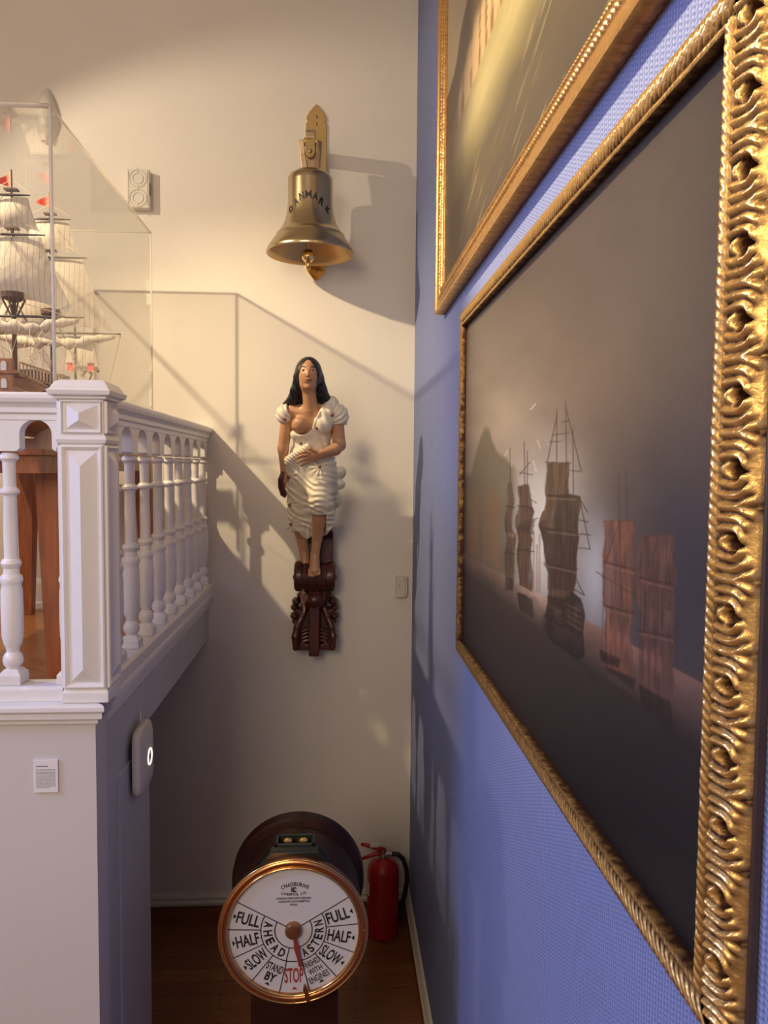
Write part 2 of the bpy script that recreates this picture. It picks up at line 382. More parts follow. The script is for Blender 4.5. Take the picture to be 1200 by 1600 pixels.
# skirtings: brown board under a cream moulding
def skirt(name, f, m, prof):
    mb = MB(); mb.prism(prof, *f); return struct(name, mb, m, bevel=.0015)
bp = [(0, 0), (.018, 0), (.018, .098), (0, .098)]
cp = [(0, .10), (.026, .10), (.028, .115), (.018, .128), (.020, .142), (.010, .158), (0, .160)]
skirt('baseboard_back', (lambda o, z: (-3.0, D-o, z), lambda o, z: (WX, D-o, z)), 'skirting', bp)
skirt('trim_4', (lambda o, z: (-3.0, D-o, z), lambda o, z: (WX, D-o, z)), 'cream_trim', cp)
skirt('baseboard_right', (lambda o, z: (WX-o, 1.36, z), lambda o, z: (WX-o, D, z)), 'skirting', bp)
skirt('trim_5', (lambda o, z: (WX-o, 1.36, z), lambda o, z: (WX-o, D, z)), 'cream_trim', cp)
lb = [(0, 0), (.02, 0), (.022, .03), (.016, .035), (.016, .13), (.010, .15), (0, .155)]
skirt('baseboard_landing', (lambda o, z: (-3.6, D-o, LF+z), lambda o, z: (PX-.05, D-o, LF+z)), 'paint', lb)

# ------------------------------------------------------------------ balustrades
E = EYE.z
XB, YB = -.688, 2.195
nx_left = XB-.059-.009
def zrel(y): return E + (168-y/2.667)/458.5*1.0
BP = [(412, .016), (420, .0245), (432, .0262), (442, .018), (446, .0175), (528, .0165), (532, .021), (540, .0262), (548, .0262), (556, .019), (562, .0172), (680, .0185), (772, .0178),
      (776, .024), (788, .0275), (800, .024), (806, .020), (825, .0215), (832, .028), (846, .0305), (858, .027), (864, .0255), (880, .0285), (960, .0295), (1040, .0285), (1066, .024), (1080, .018), (1094, .0175),
      (1104, .0235), (1120, .0275), (1136, .0255), (1148, .018), (1158, .018)]
def baluster(parent, x, y):
    mb = MB(); mb.lathe([(zrel(a), r) for a, r in BP], (x, y, 0), k=20)
    lim = nx_left if abs(x-nx_left) < .04 else 9
    mb.v[0][:, 0] = np.minimum(mb.v[0][:, 0], lim)
    o = mb.build('baluster', 'paint', parent, autosm=True)
    h = .031; z0, z1 = 1.8425, zrel(1155)
    b = MB(); b.rings([[(x-h, y-h, z0), (x+h, y-h, z0), (x+h, y+h, z0), (x-h, y+h, z0)],
                    [(x-h, y-h, z1-.012), (x+h, y-h, z1-.012), (x+h, y+h, z1-.012), (x-h, y+h, z1-.012)],
                    [(x-.019, y-.019, z1+.003), (x+.019, y-.019, z1+.003), (x+.019, y+.019, z1+.003), (x-.019, y+.019, z1+.003)]])
    b.v[0][:, 0] = np.minimum(b.v[0][:, 0], lim)
    b.build('base_block', 'paint', o, bevel=.002)
    return o
RAIL = [(-.022, -.002), (.022, -.002), (.022, .014), (.030, .018), (.030, .032), (.036, .040), (.044, .046), (.048, .056), (.048, .066), (.040, .073), (-.040, .073), (-.048, .066), (-.048, .056), (-.044, .046), (-.036, .040), (-.030, .032), (-.030, .018), (-.022, .014)]
def balustrade(name, label, pos, a, b, axis, zt):
    def W(t, o, z): return (XB+o, t, z) if axis == 'y' else (t, YB-o, z)
    root = thing(name, label, 'balustrade', W((a+b)/2, 0, 1.79))
    mb = MB(); mb.prism(RAIL, lambda o, z: W(a, o, zt+z), lambda o, z: W(b, o, zt+z)); mb.build('handrail', 'paint', root, bevel=.0015)
    # arcade board: blocks above each baluster, arches between
    zb, zs, za = E+.033, E+.080, E+.120
    pts = [(a, zt), (a, zs)]
    ps = sorted(pos); sp = ps[1]-ps[0]; hb = .037
    ends = [ps[0]-sp]+ps+[ps[-1]+sp]
    first = True
    for i, p in enumerate(ends):
        l, r = p-hb, p+hb
        blk = [(p-hb, zs), (p-hb, zb+.008), (p-hb+.01, zb), (p+hb-.01, zb), (p+hb, zb+.008), (p+hb, zs)]
        arch = []
        if i+1 < len(ends):
            l2 = ends[i+1]-hb; c, w = (r+l2)/2, (l2-r)/2
            arch = [(c-w*math.cos(q), zs+(za-zs)*math.sin(q)) for q in [math.pi*k/16 for k in range(1, 16)]]
        for q in blk+arch:
            if a+.001 < q[0] < b-.001: pts.append(q)
    pts += [(b, zs), (b, zt)]
    mb = MB(); mb.prism(pts, lambda t, z: W(t, -.019, z), lambda t, z: W(t, .019, z)); mb.build('arcade_board', 'paint', root, bevel=.0015)
    mb = MB(); rp = [(-.045, 1.8), (.045, 1.8), (.045, 1.834), (.036, 1.842), (-.036, 1.842), (-.045, 1.834)]
    mb.prism(rp, lambda o, z: W(a, o, z), lambda o, z: W(b, o, z)); mb.build('bottom_rail', 'paint', root, bevel=.002)
    proto = None
    for p in ps:
        x, y, _ = W(p, 0, 0)
        baluster(root, x, y)
    return root
balustrade('balustrade', 'white side balustrade running from the square post back to the bell wall', [2.417+.2*i for i in range(8)]+[4.017], 2.262, D, 'y', E+.121)
balustrade('balustrade', 'white front balustrade left of the square post, above the wall with the printed card', [-.745-.16*i for i in range(7)], -1.86, -.755, 'x', E+.121)

# newel post
nx, ny, hw = XB, YB, .059
npst = thing('newel_post', 'square white newel post with faceted panels where the two balustrades meet', 'post', (nx, ny, 1.80))
def sqr(mb, prof, cx, cy):
    return mb.rings([[(cx-h, cy-h, z), (cx+h, cy-h, z), (cx+h, cy+h, z), (cx-h, cy+h, z)] for z, h in prof])
sqr(MB(), [(1.801, hw+.004), (1.830, hw+.004), (1.835, hw), (E+.180, hw)], nx, ny).build('shaft', 'paint', npst, bevel=.0025)
sqr(MB(), [(E+.172, hw), (E+.176, hw+.010), (E+.181, hw+.010), (E+.185, hw+.022), (E+.198, hw+.026), (E+.202, hw+.018), (E+.208, hw+.016), (E+.222, hw+.006), (E+.227, hw-.004), (E+.229, .02)], nx, ny).build('cap', 'paint', npst, bevel=.0015)
sqr(MB(), [(E+.052, hw), (E+.056, hw+.006), (E+.066, hw+.009), (E+.076, hw+.006), (E+.080, hw)], nx, ny).build('collar', 'paint', npst, bevel=.0015)
def facepanel(name, z0, z1, wid, rise, brd, dirs):
    for dx, dy in dirs:
        def W(t, o, z): return (nx+dx*(hw+o)+(-dy)*t, ny+dy*(hw+o)+dx*t, z)
        # border moulding: one mitred loop
        bp_ = [(0, -.002), (0, .006), (brd*.35, .0085), (brd*.7, .005), (brd, .001), (brd, -.002)]
        R_ = [[W(sx_*(wid-a), o, (z0+a) if sz_ < 0 else (z1-a)) for a, o in bp_] for sx_, sz_ in ((-1, -1), (1, -1), (1, 1), (-1, 1), (-1, -1))]
        mb = MB(); mb.rings(R_, caps=False)
        mb.build('panel_moulding', 'paint', npst)
        w2 = wid-brd-.004; a0, a1 = z0+brd+.004, z1-brd-.004
        V = [W(-w2, 0, a0), W(w2, 0, a0), W(w2, 0, a1), W(-w2, 0, a1), W(0, rise, a0+min(w2, (a1-a0)*.36)), W(0, rise, a1-min(w2, (a1-a0)*.36))]
        MB().add(V, [(0, 1, 4), (1, 2, 5, 4), (2, 3, 5), (3, 0, 4, 5)]).build(name, 'paint', npst)
DIRS = ((0, -1), (1, 0), (-1, 0), (0, 1))
facepanel('lower_facet', 1.842, E+.050, .056, .020, .013, DIRS)
facepanel('upper_facet', E+.083, E+.170, .054, .024, .006, DIRS)

# ------------------------------------------------------------------ table, case, ship on the landing
TX0, TX1, TY0, TY1, TZ = -1.57, -.895, 2.42, 3.94, E+.045
tb = thing('wooden_table', 'reddish brown wooden table behind the balustrades carrying the ship display case', 'table', ((TX0+TX1)/2, (TY0+TY1)/2, LF))
MB().box((TX0, TY0, TZ-.02), (TX1, TY1, TZ)).build('tabletop', 'teak', tb, bevel=.003)
m_ = MB()
for a, b in (((TX0+.02, TY0+.02), (TX1-.02, TY0+.045)), ((TX0+.02, TY1-.045), (TX1-.02, TY1-.02)), ((TX0+.02, TY0+.0455), (TX0+.045, TY1-.0455)), ((TX1-.045, TY0+.0455), (TX1-.02, TY1-.0455))):
    m_.box((a[0], a[1], TZ-.075), (b[0], b[1], TZ-.0205))
m_.build('apron', 'teak', tb)
for x, y, sx, sy in ((TX1-.016, TY0+.18, -1, 1), (TX0+.016, TY0+.18, 1, 1), (TX1-.016, TY1-.016, -1, -1), (TX0+.016, TY1-.016, 1, -1)):
    w0, w1 = .085, .05; z0, z1 = LF, TZ-.021
    r = lambda w, z: [(x, y, z), (x+sx*w, y, z), (x+sx*w, y+sy*w, z), (x, y+sy*w, z)]
    MB().rings([r(w1, z0), r(w0, z1)]).build('leg', 'teak', tb, bevel=.003)

CX0, CX1, CY0, CY1, CZ0, CZ1 = -1.43, -.868, 2.45, 3.72, E+.05, E+1.080
TZc = TZ
cs = thing('display_case', 'tall clear acrylic display case with pale edges over the ship model', 'display case', ((CX0+CX1)/2, (CY0+CY1)/2, TZ))
t = .004
MB().box((CX1-t, CY0, TZ), (CX1, CY1, CZ1)).build('side_pane', 'glass', cs)
MB().box((CX0, CY0, TZ), (CX0+t, CY1, CZ1)).build('side_pane', 'glass', cs)
MB().box((CX0+t, CY0, TZ), (CX1-t, CY0+t, CZ1)).build('front_pane', 'glass', cs)
MB().box((CX0+t, CY1-t, TZ), (CX1-t, CY1, CZ1)).build('back_pane', 'glass', cs)
MB().box((CX0, CY0, CZ1), (CX1, CY1, CZ1+t)).build('top_pane', 'glass', cs)
e = .0055
m_ = MB()
for x in (CX0, CX1):
    m_.tube([(x, CY0, TZ), (x, CY0, CZ1)], e if x == CX1 else .003, 6); m_.tube([(x, CY1, TZ), (x, CY1, CZ1)], .0036, 6)
    m_.tube([(x, CY0, CZ1), (x, CY1, CZ1)], .0040, 6)
m_.tube([(CX0, CY0, CZ1), (CX1, CY0, CZ1)], .0075, 6); m_.tube([(CX0, CY1, CZ1), (CX1, CY1, CZ1)], .003, 6)
m_.build('bonded_edge', 'edge', cs, smooth=True)

SX = -1.133
ship = thing('ship_model', 'wooden sailing ship model with cream sails and red pennants inside the clear case', 'ship model', (SX, 3.05, TZ))
# hull
secs = []
ys = np.linspace(2.55, 3.62, 22)
for y in ys:
    q = (y-2.55)/1.07
    beam = .135*(min(1, .62+q*2.2) if q < .25 else 1)*(1-max(0, (q-.72)/.28)**2*.92)
    top = E+.265+.05*max(0, (.3-q)/.3)**1.2+.05*max(0, (q-.7)/.3)
    keel = E+.085+.02*(1-q)+.05*max(0, (q-.85)/.15)
    ring = []
    for k in range(13):
        s_ = k/12*2-1; a = abs(s_)
        wdt = beam*math.sin(min(1, (1-a)*1.0+0)*0+math.pi/2*min(1, (1-a)*1.9)) if False else beam*(1-abs(1-2*0)*0)*((1-a**0) if False else 1)
        # half section: keel in the middle, bilge, tumblehome at the top
        prof = [(0, 0), (.55, .06), (.9, .25), (1.0, .48), (.93, .72), (.80, 1.0)]
        f = a*5; i0 = min(4, int(f)); fr = f-i0
        px_, pz_ = prof[i0][0]*(1-fr)+prof[i0+1][0]*fr, prof[i0][1]*(1-fr)+prof[i0+1][1]*fr
        ring.append((SX+math.copysign(px_*beam, s_) if a > 0 else SX, y, keel+(top-keel)*pz_))
    secs.append(ring)
mh = MB(); mh.rings(secs, closed=True); hull = mh.build('hull', 'hull', ship, autosm=True)
m_ = MB()
for zz, rr in ((.52, .006), (.68, .005), (.98, .006)):
    for sgn in (-1, 1):
        pts = []
        for s_ in secs:
            top = s_[0][2]; keel = s_[6][2]; z = keel+(top-keel)*zz
            prof = [(0, 0), (.06, .55), (.25, .9), (.48, 1.0), (.72, .93), (1.0, .80)]
            bw = np.interp(zz, [p[0] for p in prof], [p[1] for p in prof]); beam = abs(s_[0][0]-SX)/.80
            pts.append((SX+sgn*bw*beam, s_[0][1], z))
        m_.tube(pts, rr, 5)
m_.build('wale', 'hullpale', hull)
# carved stern gallery with arched lights
sg = MB(); sg.box((SX-.10, 2.545, E+.17), (SX+.10, 2.56, E+.335)); sg.box((SX-.115, 2.535, E+.228), (SX+.115, 2.56, E+.236)); sg.box((SX-.115, 2.535, E+.285), (SX+.115, 2.56, E+.293))
stern = sg.build('stern_gallery', 'hull', hull, bevel=.002)
for i in range(5):
    for zc in (E+.258, E+.313):
        x = SX-.075+.0375*i
        pl = [(x-.009, zc-.018), (x+.009, zc-.018), (x+.009, zc+.004)]+[(x+.009*math.cos(a), zc+.004+.009*math.sin(a)) for a in (.8, 1.57, 2.34)]+[(x-.009, zc+.004)]
        MB().prism(pl, lambda a, b: (a, 2.538, b), lambda a, b: (a, 2.545, b)).build('window', 'flagw', hull)
dk = MB(); dk.box((SX-.10, 2.6, E+0.285), (SX+.10, 3.0, E+0.293)); dk.build('quarterdeck', 'hull', hull); dk = MB(); dk.box((SX-.09, 3.32, E+0.285), (SX+.09, 3.5, E+0.293)); dk.build('foredeck', 'hull', hull); dk = MB()
for i in range(14):
    for s_ in (-1, 1): dk.box((SX+s_*.100-.002, 2.6+.03*i, E+0.293), (SX+s_*.100+.002, 2.604+.03*i, E+0.327))
for s_ in (-1, 1): dk.box((SX+s_*.100-.003, 2.6, E+0.327), (SX+s_*.100+.003, 3.0, E+0.332))
dk.build('deck_railing', 'hullpale', hull); dk = MB()
dk.box((SX-.03, 2.92, E+.30), (SX+.03, 3.06, E+.345)); dk.box((SX-.06, 3.1, E+.31), (SX-.02, 3.2, E+.35)); dk.box((SX+.02, 3.1, E+.31), (SX+.06, 3.2, E+.35))
dk.build('deck_house', 'hulldark', hull)
for i in range(7):
    for s_ in (-1, 1): MB().tube([(SX+s_*.10, 2.75+.11*i, E+.245), (SX+s_*.155, 2.75+.11*i, E+.25)], .006, 7).build('cannon', 'hulldark', hull)
for y in (2.85, 3.3): MB().prism([(SX-.12, TZ+.001), (SX+.12, TZ+.001), (SX+.13, TZ+.10), (SX+.09, TZ+.10), (SX+.05, TZ+.045), (SX-.05, TZ+.045), (SX-.09, TZ+.10), (SX-.13, TZ+.10)], lambda a, b: (a, y-.01, b), lambda a, b: (a, y+.01, b)).build('cradle', 'hullpale', ship)
rnd = random.Random(4)
def zat(py, y): return P(525, py, 'y', y).z
def sail(parent, y, xt, zt, xb, zb, belly, foot=.02, name='sail'):
    n = 16; G = np.zeros((n+1, n+1, 3))
    for i in range(n+1):
        v = i/n
        for j in range(n+1):
            u = j/n*2-1
            hwid = xt+(xb-xt)*(v**1.25)
            z = zt+(zb-zt)*v + foot*v*v*(1-u*u)
            G[i, j] = (SX+u*hwid, y-belly*.6*(1-u*u)*math.sin(math.pi*min(1, v*.9+.05)), z)
    return MB().grid(G).build(name, 'sail', parent, smooth=True)
def mast(y, top, r, levels, flagz, ymin=0):
    o = MB().tube([(SX, y, E+.22), (SX, y, E+.60), (SX, y, top)], [r, r*.75, r*.35], 8).build('mast', 'mast', ship, smooth=True)
    for (kind, hx, z) in levels:
        if kind == 'yard':
            MB().tube([(SX-hx, y-.012, z), (SX-hx*.5, y-.012, z), (SX, y-.012, z), (SX+hx*.5, y-.012, z), (SX+hx, y-.012, z)], [.0018, .004, .005, .004, .0018], 7).build('yard', 'hulldark', o, smooth=True)
        elif kind == 'top':
            mb = MB(); mb.lathe([(z, .018), (z+.012, .040), (z+.03, .043), (z+.03, .02)], (SX, y, 0), k=14)
            for k in range(8): a = k*math.pi/4; mb.tube([(SX+.01*math.cos(a), y+.01*math.sin(a), z-.05), (SX+.04*math.cos(a), y+.04*math.sin(a), z+.01)], .003, 5)
            mb.build('fighting_top', 'mast', o)
        elif kind == 'xt':
            MB().box((SX-.022, y-.014, z), (SX+.022, y+.014, z+.006)).build('crosstree', 'mast', o)
    # pennant
    G = np.zeros((5, 9, 3))
    for i in range(5):
        for j in range(9):
            u = j/8; hh = .052*(1-u*.85); G[i, j] = (SX-.001-.05*u, y+.006*math.sin(u*5), flagz-.005-u*.035-(i/4)*hh)
    MB().grid(G).build('pennant', 'flag', o, smooth=True)
    return o
ym, yf, yz = 2.815, 3.18, 3.45
zm = lambda py: zat(py, ym); zf = lambda py: zat(py, yf)
mainm = mast(ym, zm(281), .010, [('yard', .068, zm(321)), ('yard', .116, zm(381)), ('yard', .245, zm(505)), ('top', 0, zm(482)), ('xt', 0, zm(372)), ('xt', 0, zm(313))], zm(281))
sail(ship, ym, .056, zm(323), .092, zm(374), .025, .012); sail(ship, ym, .100, zm(383), .215, zm(502), .05, .055)
forem = mast(yf, zf(313), .010, [('yard', .083, zf(356)), ('yard', .145, zf(414)), ('yard', .272, zf(529)), ('top', 0, zf(505)), ('xt', 0, zf(404)), ('xt', 0, zf(348))], zf(313))
sail(ship, yf, .070, zf(358), .108, zf(407), .025, .012); sail(ship, yf, .125, zf(416), .238, zf(524), .05, .02)
mast(yz, zat(430, yz), .007, [('yard', .11, zat(468, yz)), ('yard', .15, zat(535, yz))], zat(430, yz))
# furled courses
def furled(y, hx, z, drop):
    n, k = 24, 8; R = []
    for i in range(n+1):
        u = i/n*2-1; r = .006+.014*abs(math.sin(i*1.1+y*9))*(1-abs(u)**3); cz = z-.010-drop*(1-abs(u)**1.5)*(.5+.5*abs(math.sin(u*4.5)))
        R.append([(SX+u*hx, y-.014+r*math.cos(a), cz+r*1.3*math.sin(a)) for a in [2*math.pi*j/k for j in range(k)]])
    MB().rings(R).build('furled_sail', 'sail', ship, smooth=True)
furled(ym, .225, zm(506), .035); furled(yf, .25, zf(530), .035)
G = np.zeros((12, 12, 3))
# half lowered course below each yard
for (y, hx, z0_, z1_) in ((ym, .15, zm(512), zm(541)), (yf, .17, zf(537), zf(556))): sail(ship, y-.004, hx, z0_, hx*.93, z1_, .03, .02)
# ensign with red bands near the far end
sail(ship, 3.53, .055, zat(545, 3.53), .075, zat(585, 3.53), .01, 0, 'ensign')
for s_ in (-1, 1): MB().box((SX+s_*.045-.014, 3.515, zat(586, 3.53)), (SX+s_*.045+.014, 3.518, zat(574, 3.53))).build('ensign_band', 'flag', ship)
m_ = MB()
for px, py in ((137, 572), (146, 566), (148, 576), (153, 580), (141, 582), (133, 580)): m_.sphere(tuple(P(px, py, 'y', 3.66)), .008, 8)
m_.tube([tuple(P(128, 588, 'y', 3.6)), tuple(P(140, 575, 'y', 3.66))], .004, 6); m_.build('figurehead_carving', 'hulldark', ship, smooth=True)
rg = MB()
def rope(a, b, r=.0009): rg.tube([a, b], r, 4, caps=False)
for (y, tops, hxs) in ((ym, [zm(318), zm(380), zm(484)], [.068, .116, .245]), (yf, [zf(352), zf(412), zf(507)], [.083, .145, .272])):
    for sgn in (-1, 1):
        for k in range(6): rope((SX+sgn*.115, y-.05+.025*k, E+.34), (SX+sgn*.012, y, tops[2]))
        for k in range(5): hh = E+.36+.03*k; f = (hh-E-.34)/(tops[2]-E-.34); xx = SX+sgn*(.115+(.012-.115)*f); rope((xx, y-.05*(1-f), hh), (xx, y+.075*(1-f), hh), .0006)
        for k in range(3): rope((SX+sgn*.04, y+.01*k, tops[2]+.02), (SX+sgn*.006, y, tops[1])); 
        for k in range(2): rope((SX+sgn*.02, y+.008*k, tops[1]), (SX, y, tops[0]+.02))
        rope((SX+sgn*hxs[0], y-.012, tops[0]), (SX, y, tops[0]+.05)); rope((SX+sgn*hxs[1], y-.012, tops[1]), (SX, y, tops[1]+.06)); rope((SX+sgn*hxs[2], y-.012, tops[2]-.06), (SX, y, tops[2]+.01))
        rope((SX+sgn*hxs[2], y-.012, tops[2]-.06), (SX+sgn*.12, y+.35, E+.36)); rope((SX+sgn*hxs[2], y-.012, tops[2]-.06), (SX+sgn*.13, y-.2, E+.35))
        for k in range(7):
            rope((SX+sgn*(.03+.03*k), y-.015, tops[2]-.07), (SX+sgn*rnd.uniform(.02, .1), y-rnd.uniform(-.1, .15), E+.35), .0008)
rope((SX, ym, zm(318)), (SX, 2.56, E+.5)); rope((SX, ym, zm(380)), (SX, 2.56, E+.45)); rope((SX, yf, zf(352)), (SX, ym, zm(420))); rope((SX, yf, zf(352)), (SX, 3.66, E+.40)); rope((SX, ym, zm(484)), (SX, yf, E+.36))
rg.build('rigging', 'rope', ship)
m_ = MB(); m_.tube([(SX, 3.52, E+0.285), (SX, 3.68, E+.42)], [.007, .004], 7); m_.build('bowsprit', 'mast', ship)

# ------------------------------------------------------------------ wall fittings
def onwall(px, py): return P(px, py, 'y', D)
# rounded detector high on the wall
c = onwall(75, 180)
det = thing('wall_sconce', 'rounded off-white fitting high on the wall, half hidden by the display case top', 'wall light', (c.x, D, c.z))
R = []
for i in range(15):
    t_ = i/14; r = .058*math.sin(math.pi*(.06+.90*t_))**.6*(1.12-.35*t_)
    R.append([(c.x+r*math.cos(a), D-.004-max(0, r*1.3*math.sin(a)), c.z-.13+.25*t_) for a in [math.pi*k/14 for k in range(15)]])
MB().rings(R).build('body', 'plastic', det, autosm=True)
c2 = onwall(75, 222)
m_ = MB(); m_.lathe([(c2.z-.012, .022), (c2.z+.02, .03)], (c2.x, D-.035, 0), k=14); m_.build('socket', 'plastic', det)

# patterned sounder box
a, b = onwall(198, 264), onwall(238, 330)
pr = .055
fa, fb = P(197.5, 263, 'y', D-pr), P(233.5, 325, 'y', D-pr)
sb = thing('sounder_box', 'small cream wall box with raised interlaced ring pattern, upper left of the bell', 'wall box', ((fa.x+fb.x)/2, D, fb.z))
MB().box((fa.x, D-pr, fb.z), (fb.x, D-.001, fa.z)).build('body', 'plastic', sb, bevel=.004)
m_ = MB(); w_, h_ = fb.x-fa.x, fa.z-fb.z; mx_, mz_ = (fa.x+fb.x)/2, (fa.z+fb.z)/2
for dz in (-.25, .25):
    for r0 in (.042, .026):
        m_.tube([(mx_+r0*math.cos(q), D-pr-.001, mz_+dz*h_+r0*math.sin(q)) for q in [2*math.pi*k/28 for k in range(29)]], .0028, 6)
for dx in (-.42, .42): m_.tube([(mx_+dx*w_, D-pr-.001, mz_-h_*.44), (mx_+dx*w_, D-pr-.001, mz_+h_*.44)], .0022, 6)
for z in (-.47, -.0, .47): m_.tube([(mx_, D-pr-.001, mz_+z*h_-.012), (mx_, D-pr-.001, mz_+z*h_+.012)], .0026, 6)
m_.build('relief_pattern', 'plastic', sb, smooth=True)
MB().box((fb.x-.001, D-pr+.012, mz_-.03), (fb.x+.002, D-pr+.022, mz_+.03)).build('slot', 'hole', sb)

# small sensor by the corner
fa, fb = P(619, 901, 'y', D-.035), P(634, 934, 'y', D-.035)
sn = thing('wall_sensor', 'small beige wall sensor in the corner beside the blue wall', 'sensor', ((fa.x+fb.x)/2, D, fb.z))
MB().box((fa.x, D-.035, fb.z), (fb.x, D-.001, fa.z)).build('body', 'plastic', sn, bevel=.005)
MB().box((fa.x+.003, D-.0365, fb.z+.004), (fb.x-.012, D-.034, fa.z-.004)).build('cover', 'plastic', sn, bevel=.001)
MB().box((fb.x-.0005, D-.028, fb.z+.006), (fb.x+.008, D-.002, fa.z-.006)).build('mount', 'plastic', sn)
MB().sphere((fa.x+.018, D-.037, (fa.z+fb.z)/2+.008), .0035, 8).build('indicator_dot', 'hole', sn)

# wireless box on the pier, rounded square
def pier(px, py, o=0): return P(px, py, 'x', PX+.006+o)
yc, zc = 2.545, P(234, 1180, 'x', PX+.05).z
wr = thing('wireless_router', 'white rounded wireless access box with lit ring hung on the grey pier', 'wireless router', (PX+.006, yc, zc-.11))
def sq(hy, hz, x, n=40, p=5.5):
    out = []
    for k in range(n):
        q = 2*math.pi*k/n; c_, s_ = math.cos(q), math.sin(q)
        out.append((x, yc+hy*math.copysign(abs(c_)**(2/p), c_), zc+hz*math.copysign(abs(s_)**(2/p), s_)))
    return out
X0 = PX+.007
MB().rings([sq(.086, .106, X0+.010), sq(.090, .110, X0+.016), sq(.090, .110, X0+.026), sq(.086, .106, X0+.034), sq(.07, .09, X0+.041), sq(.04, .05, X0+.0455), sq(.01, .01, X0+.046)]).build('shell', 'router', wr, autosm=True)
MB().box((X0, yc-.06, zc-.06), (X0+.013, yc+.06, zc+.06)).build('bracket', 'rubber', wr)
m_ = MB(); m_.tube([(X0+.0465, yc+.026*math.cos(q), zc+.001+.026*math.sin(q)) for q in [2*math.pi*k/32 for k in range(33)]], .0028, 6); m_.build('status_ring', 'ring', wr, smooth=True)
m_ = MB(); m_.add([(X0+.0472, yc+r_*math.cos(q), zc+.001+r_*math.sin(q)) for r_ in (.010,) for q in [2*math.pi*k/16 for k in range(16)]], [tuple(range(16))]); m_.build('logo_dot', 'rubber', wr)
m_ = MB(); m_.tube([(X0+.01, yc+.02, zc+.10), (X0+.012, yc+.02, zc+.12), (X0+.003, yc+.05, zc+.14)], .004, 6); m_.build('cable', 'router', wr, smooth=True)

# printed card on the front wall
fa, fb = P(52, 1188, 'y', PY-.006), P(91, 1238, 'y', PY-.006)
cd = thing('label_card', 'small white printed information card on the plain wall below the front balustrade', 'label card', ((fa.x+fb.x)/2, PY, fb.z))
MB().box((fa.x, PY-.006, fb.z), (fb.x, PY-.0005, fa.z)).build('card', 'card', cd, bevel=.0006)
m_ = MB(); w_, h_ = fb.x-fa.x, fa.z-fb.z; yy = PY-.0063
def word(x, z, w, h): m_.add([(x, yy, z), (x+w, yy, z), (x+w, yy, z+h), (x, yy, z+h)], [(0, 1, 2, 3)])
word(fa.x+.10*w_, fa.z-.20*h_, .5*w_, .0022)
for i in range(16):
    x = fa.x+.10*w_; z = fa.z-(.30+.037*i)*h_; end = fa.x+(.90 if i < 15 else .65)*w_
    while x < end-.001:
        w = min(rnd.uniform(.002, .010), end-x); word(x, z, w, .0012); x += w+.0011
m_.build('print', 'ink', cd)

# ------------------------------------------------------------------ ship's bell
BD = D-.27
bc = P(485, 392, 'y', BD); s1 = BD/F_PX
def bz(py): return P(485, py, 'y', BD).z
bell = thing('ship_bell', 'brass ship bell lettered in black hanging from a pointed wall bracket', 'bell', (bc.x, D, bz(392)))
prof = [(0, 4), (.5, 18), (3, 25), (7, 31), (12, 34), (18, 34), (47, 34.2), (62, 35.6), (76, 39), (87, 44.5), (94, 49.5), (95.5, 51.8), (98, 52.5), (99.5, 53), (103, 56), (111, 61.5), (118, 66), (122, 67.2), (124, 66.5)]
inner = [(124, 65), (116, 60), (104, 52), (90, 42), (76, 36), (50, 31), (12, 29), (8, 4)]
ztop = bz(268)
outer_w = [(ztop-a*s1, r*s1) for a, r in prof]
MB().lathe(outer_w, (bc.x, BD, 0), k=64).build('body', 'bell', bell, autosm=True)
# open mouth: rebuild the body without its bottom cap
bo = bell.children[0]; me = bo.data
import bmesh
bm = bmesh.new(); bm.from_mesh(me); zz = min(v.co.z for v in bm.verts)
bmesh.ops.delete(bm, geom=[f for f in bm.faces if len(f.verts) > 10 and f.calc_center_median().z < zz+.01], context='FACES'); bm.to_mesh(me); bm.free()
mb = MB(); R = []
for a, r in [(124, 66.5)]+inner:
    q = np.arange(64)*2*math.pi/64; R.append(np.stack([bc.x+r*s1*np.cos(q), BD+r*s1*np.sin(q), np.full(64, ztop-a*s1)], 1))
mb.rings(R, caps=False).build('inner_wall', 'bell_in', bo, smooth=True)
# lettering in an arch round the waist
def bell_r(z): return np.interp(ztop-z, [a*s1 for a, r in prof], [r*s1 for a, r in prof])
lt = MB()
for ch, (lx, ly, ang) in zip('DANMARK', [(-29.2, 334.5, 34), (-21.8, 325, 26), (-13, 318, 14), (-2, 315.5, 2), (9, 318, -12), (18.8, 325, -26), (27.2, 335.5, -36)]):
    V, Fs = text_geo(ch, .035 if ch != 'M' else .012); V = fit(V, w=8.2 if ch != 'M' else 9.4, h=11.2); V = rot2(V, math.radians(ang))
    th = math.asin(lx/37.0)
    zz_ = bz(ly)+V[:, 1]*s1; rr_ = bell_r(zz_)+.0012; tt = th+V[:, 0]*s1/rr_
    lt.add(np.stack([bc.x+rr_*np.sin(tt), BD-rr_*np.cos(tt), zz_], 1), Fs)
lt.build('lettering', 'black', bo)
cl = MB(); cz = bz(404); cl.tube([(bc.x-.006, BD, ztop-.04), (bc.x-.010, BD, cz)], .004, 8); cl.sphere((bc.x-.010, BD, cz+.012), .033, 20)
cl.lathe([(cz-.055, .004), (cz-.045, .012), (cz-.03, .010), (cz-.02, .014)], (bc.x-.010, BD, 0), k=14); cl.build('clapper', 'brass', bell, autosm=True)
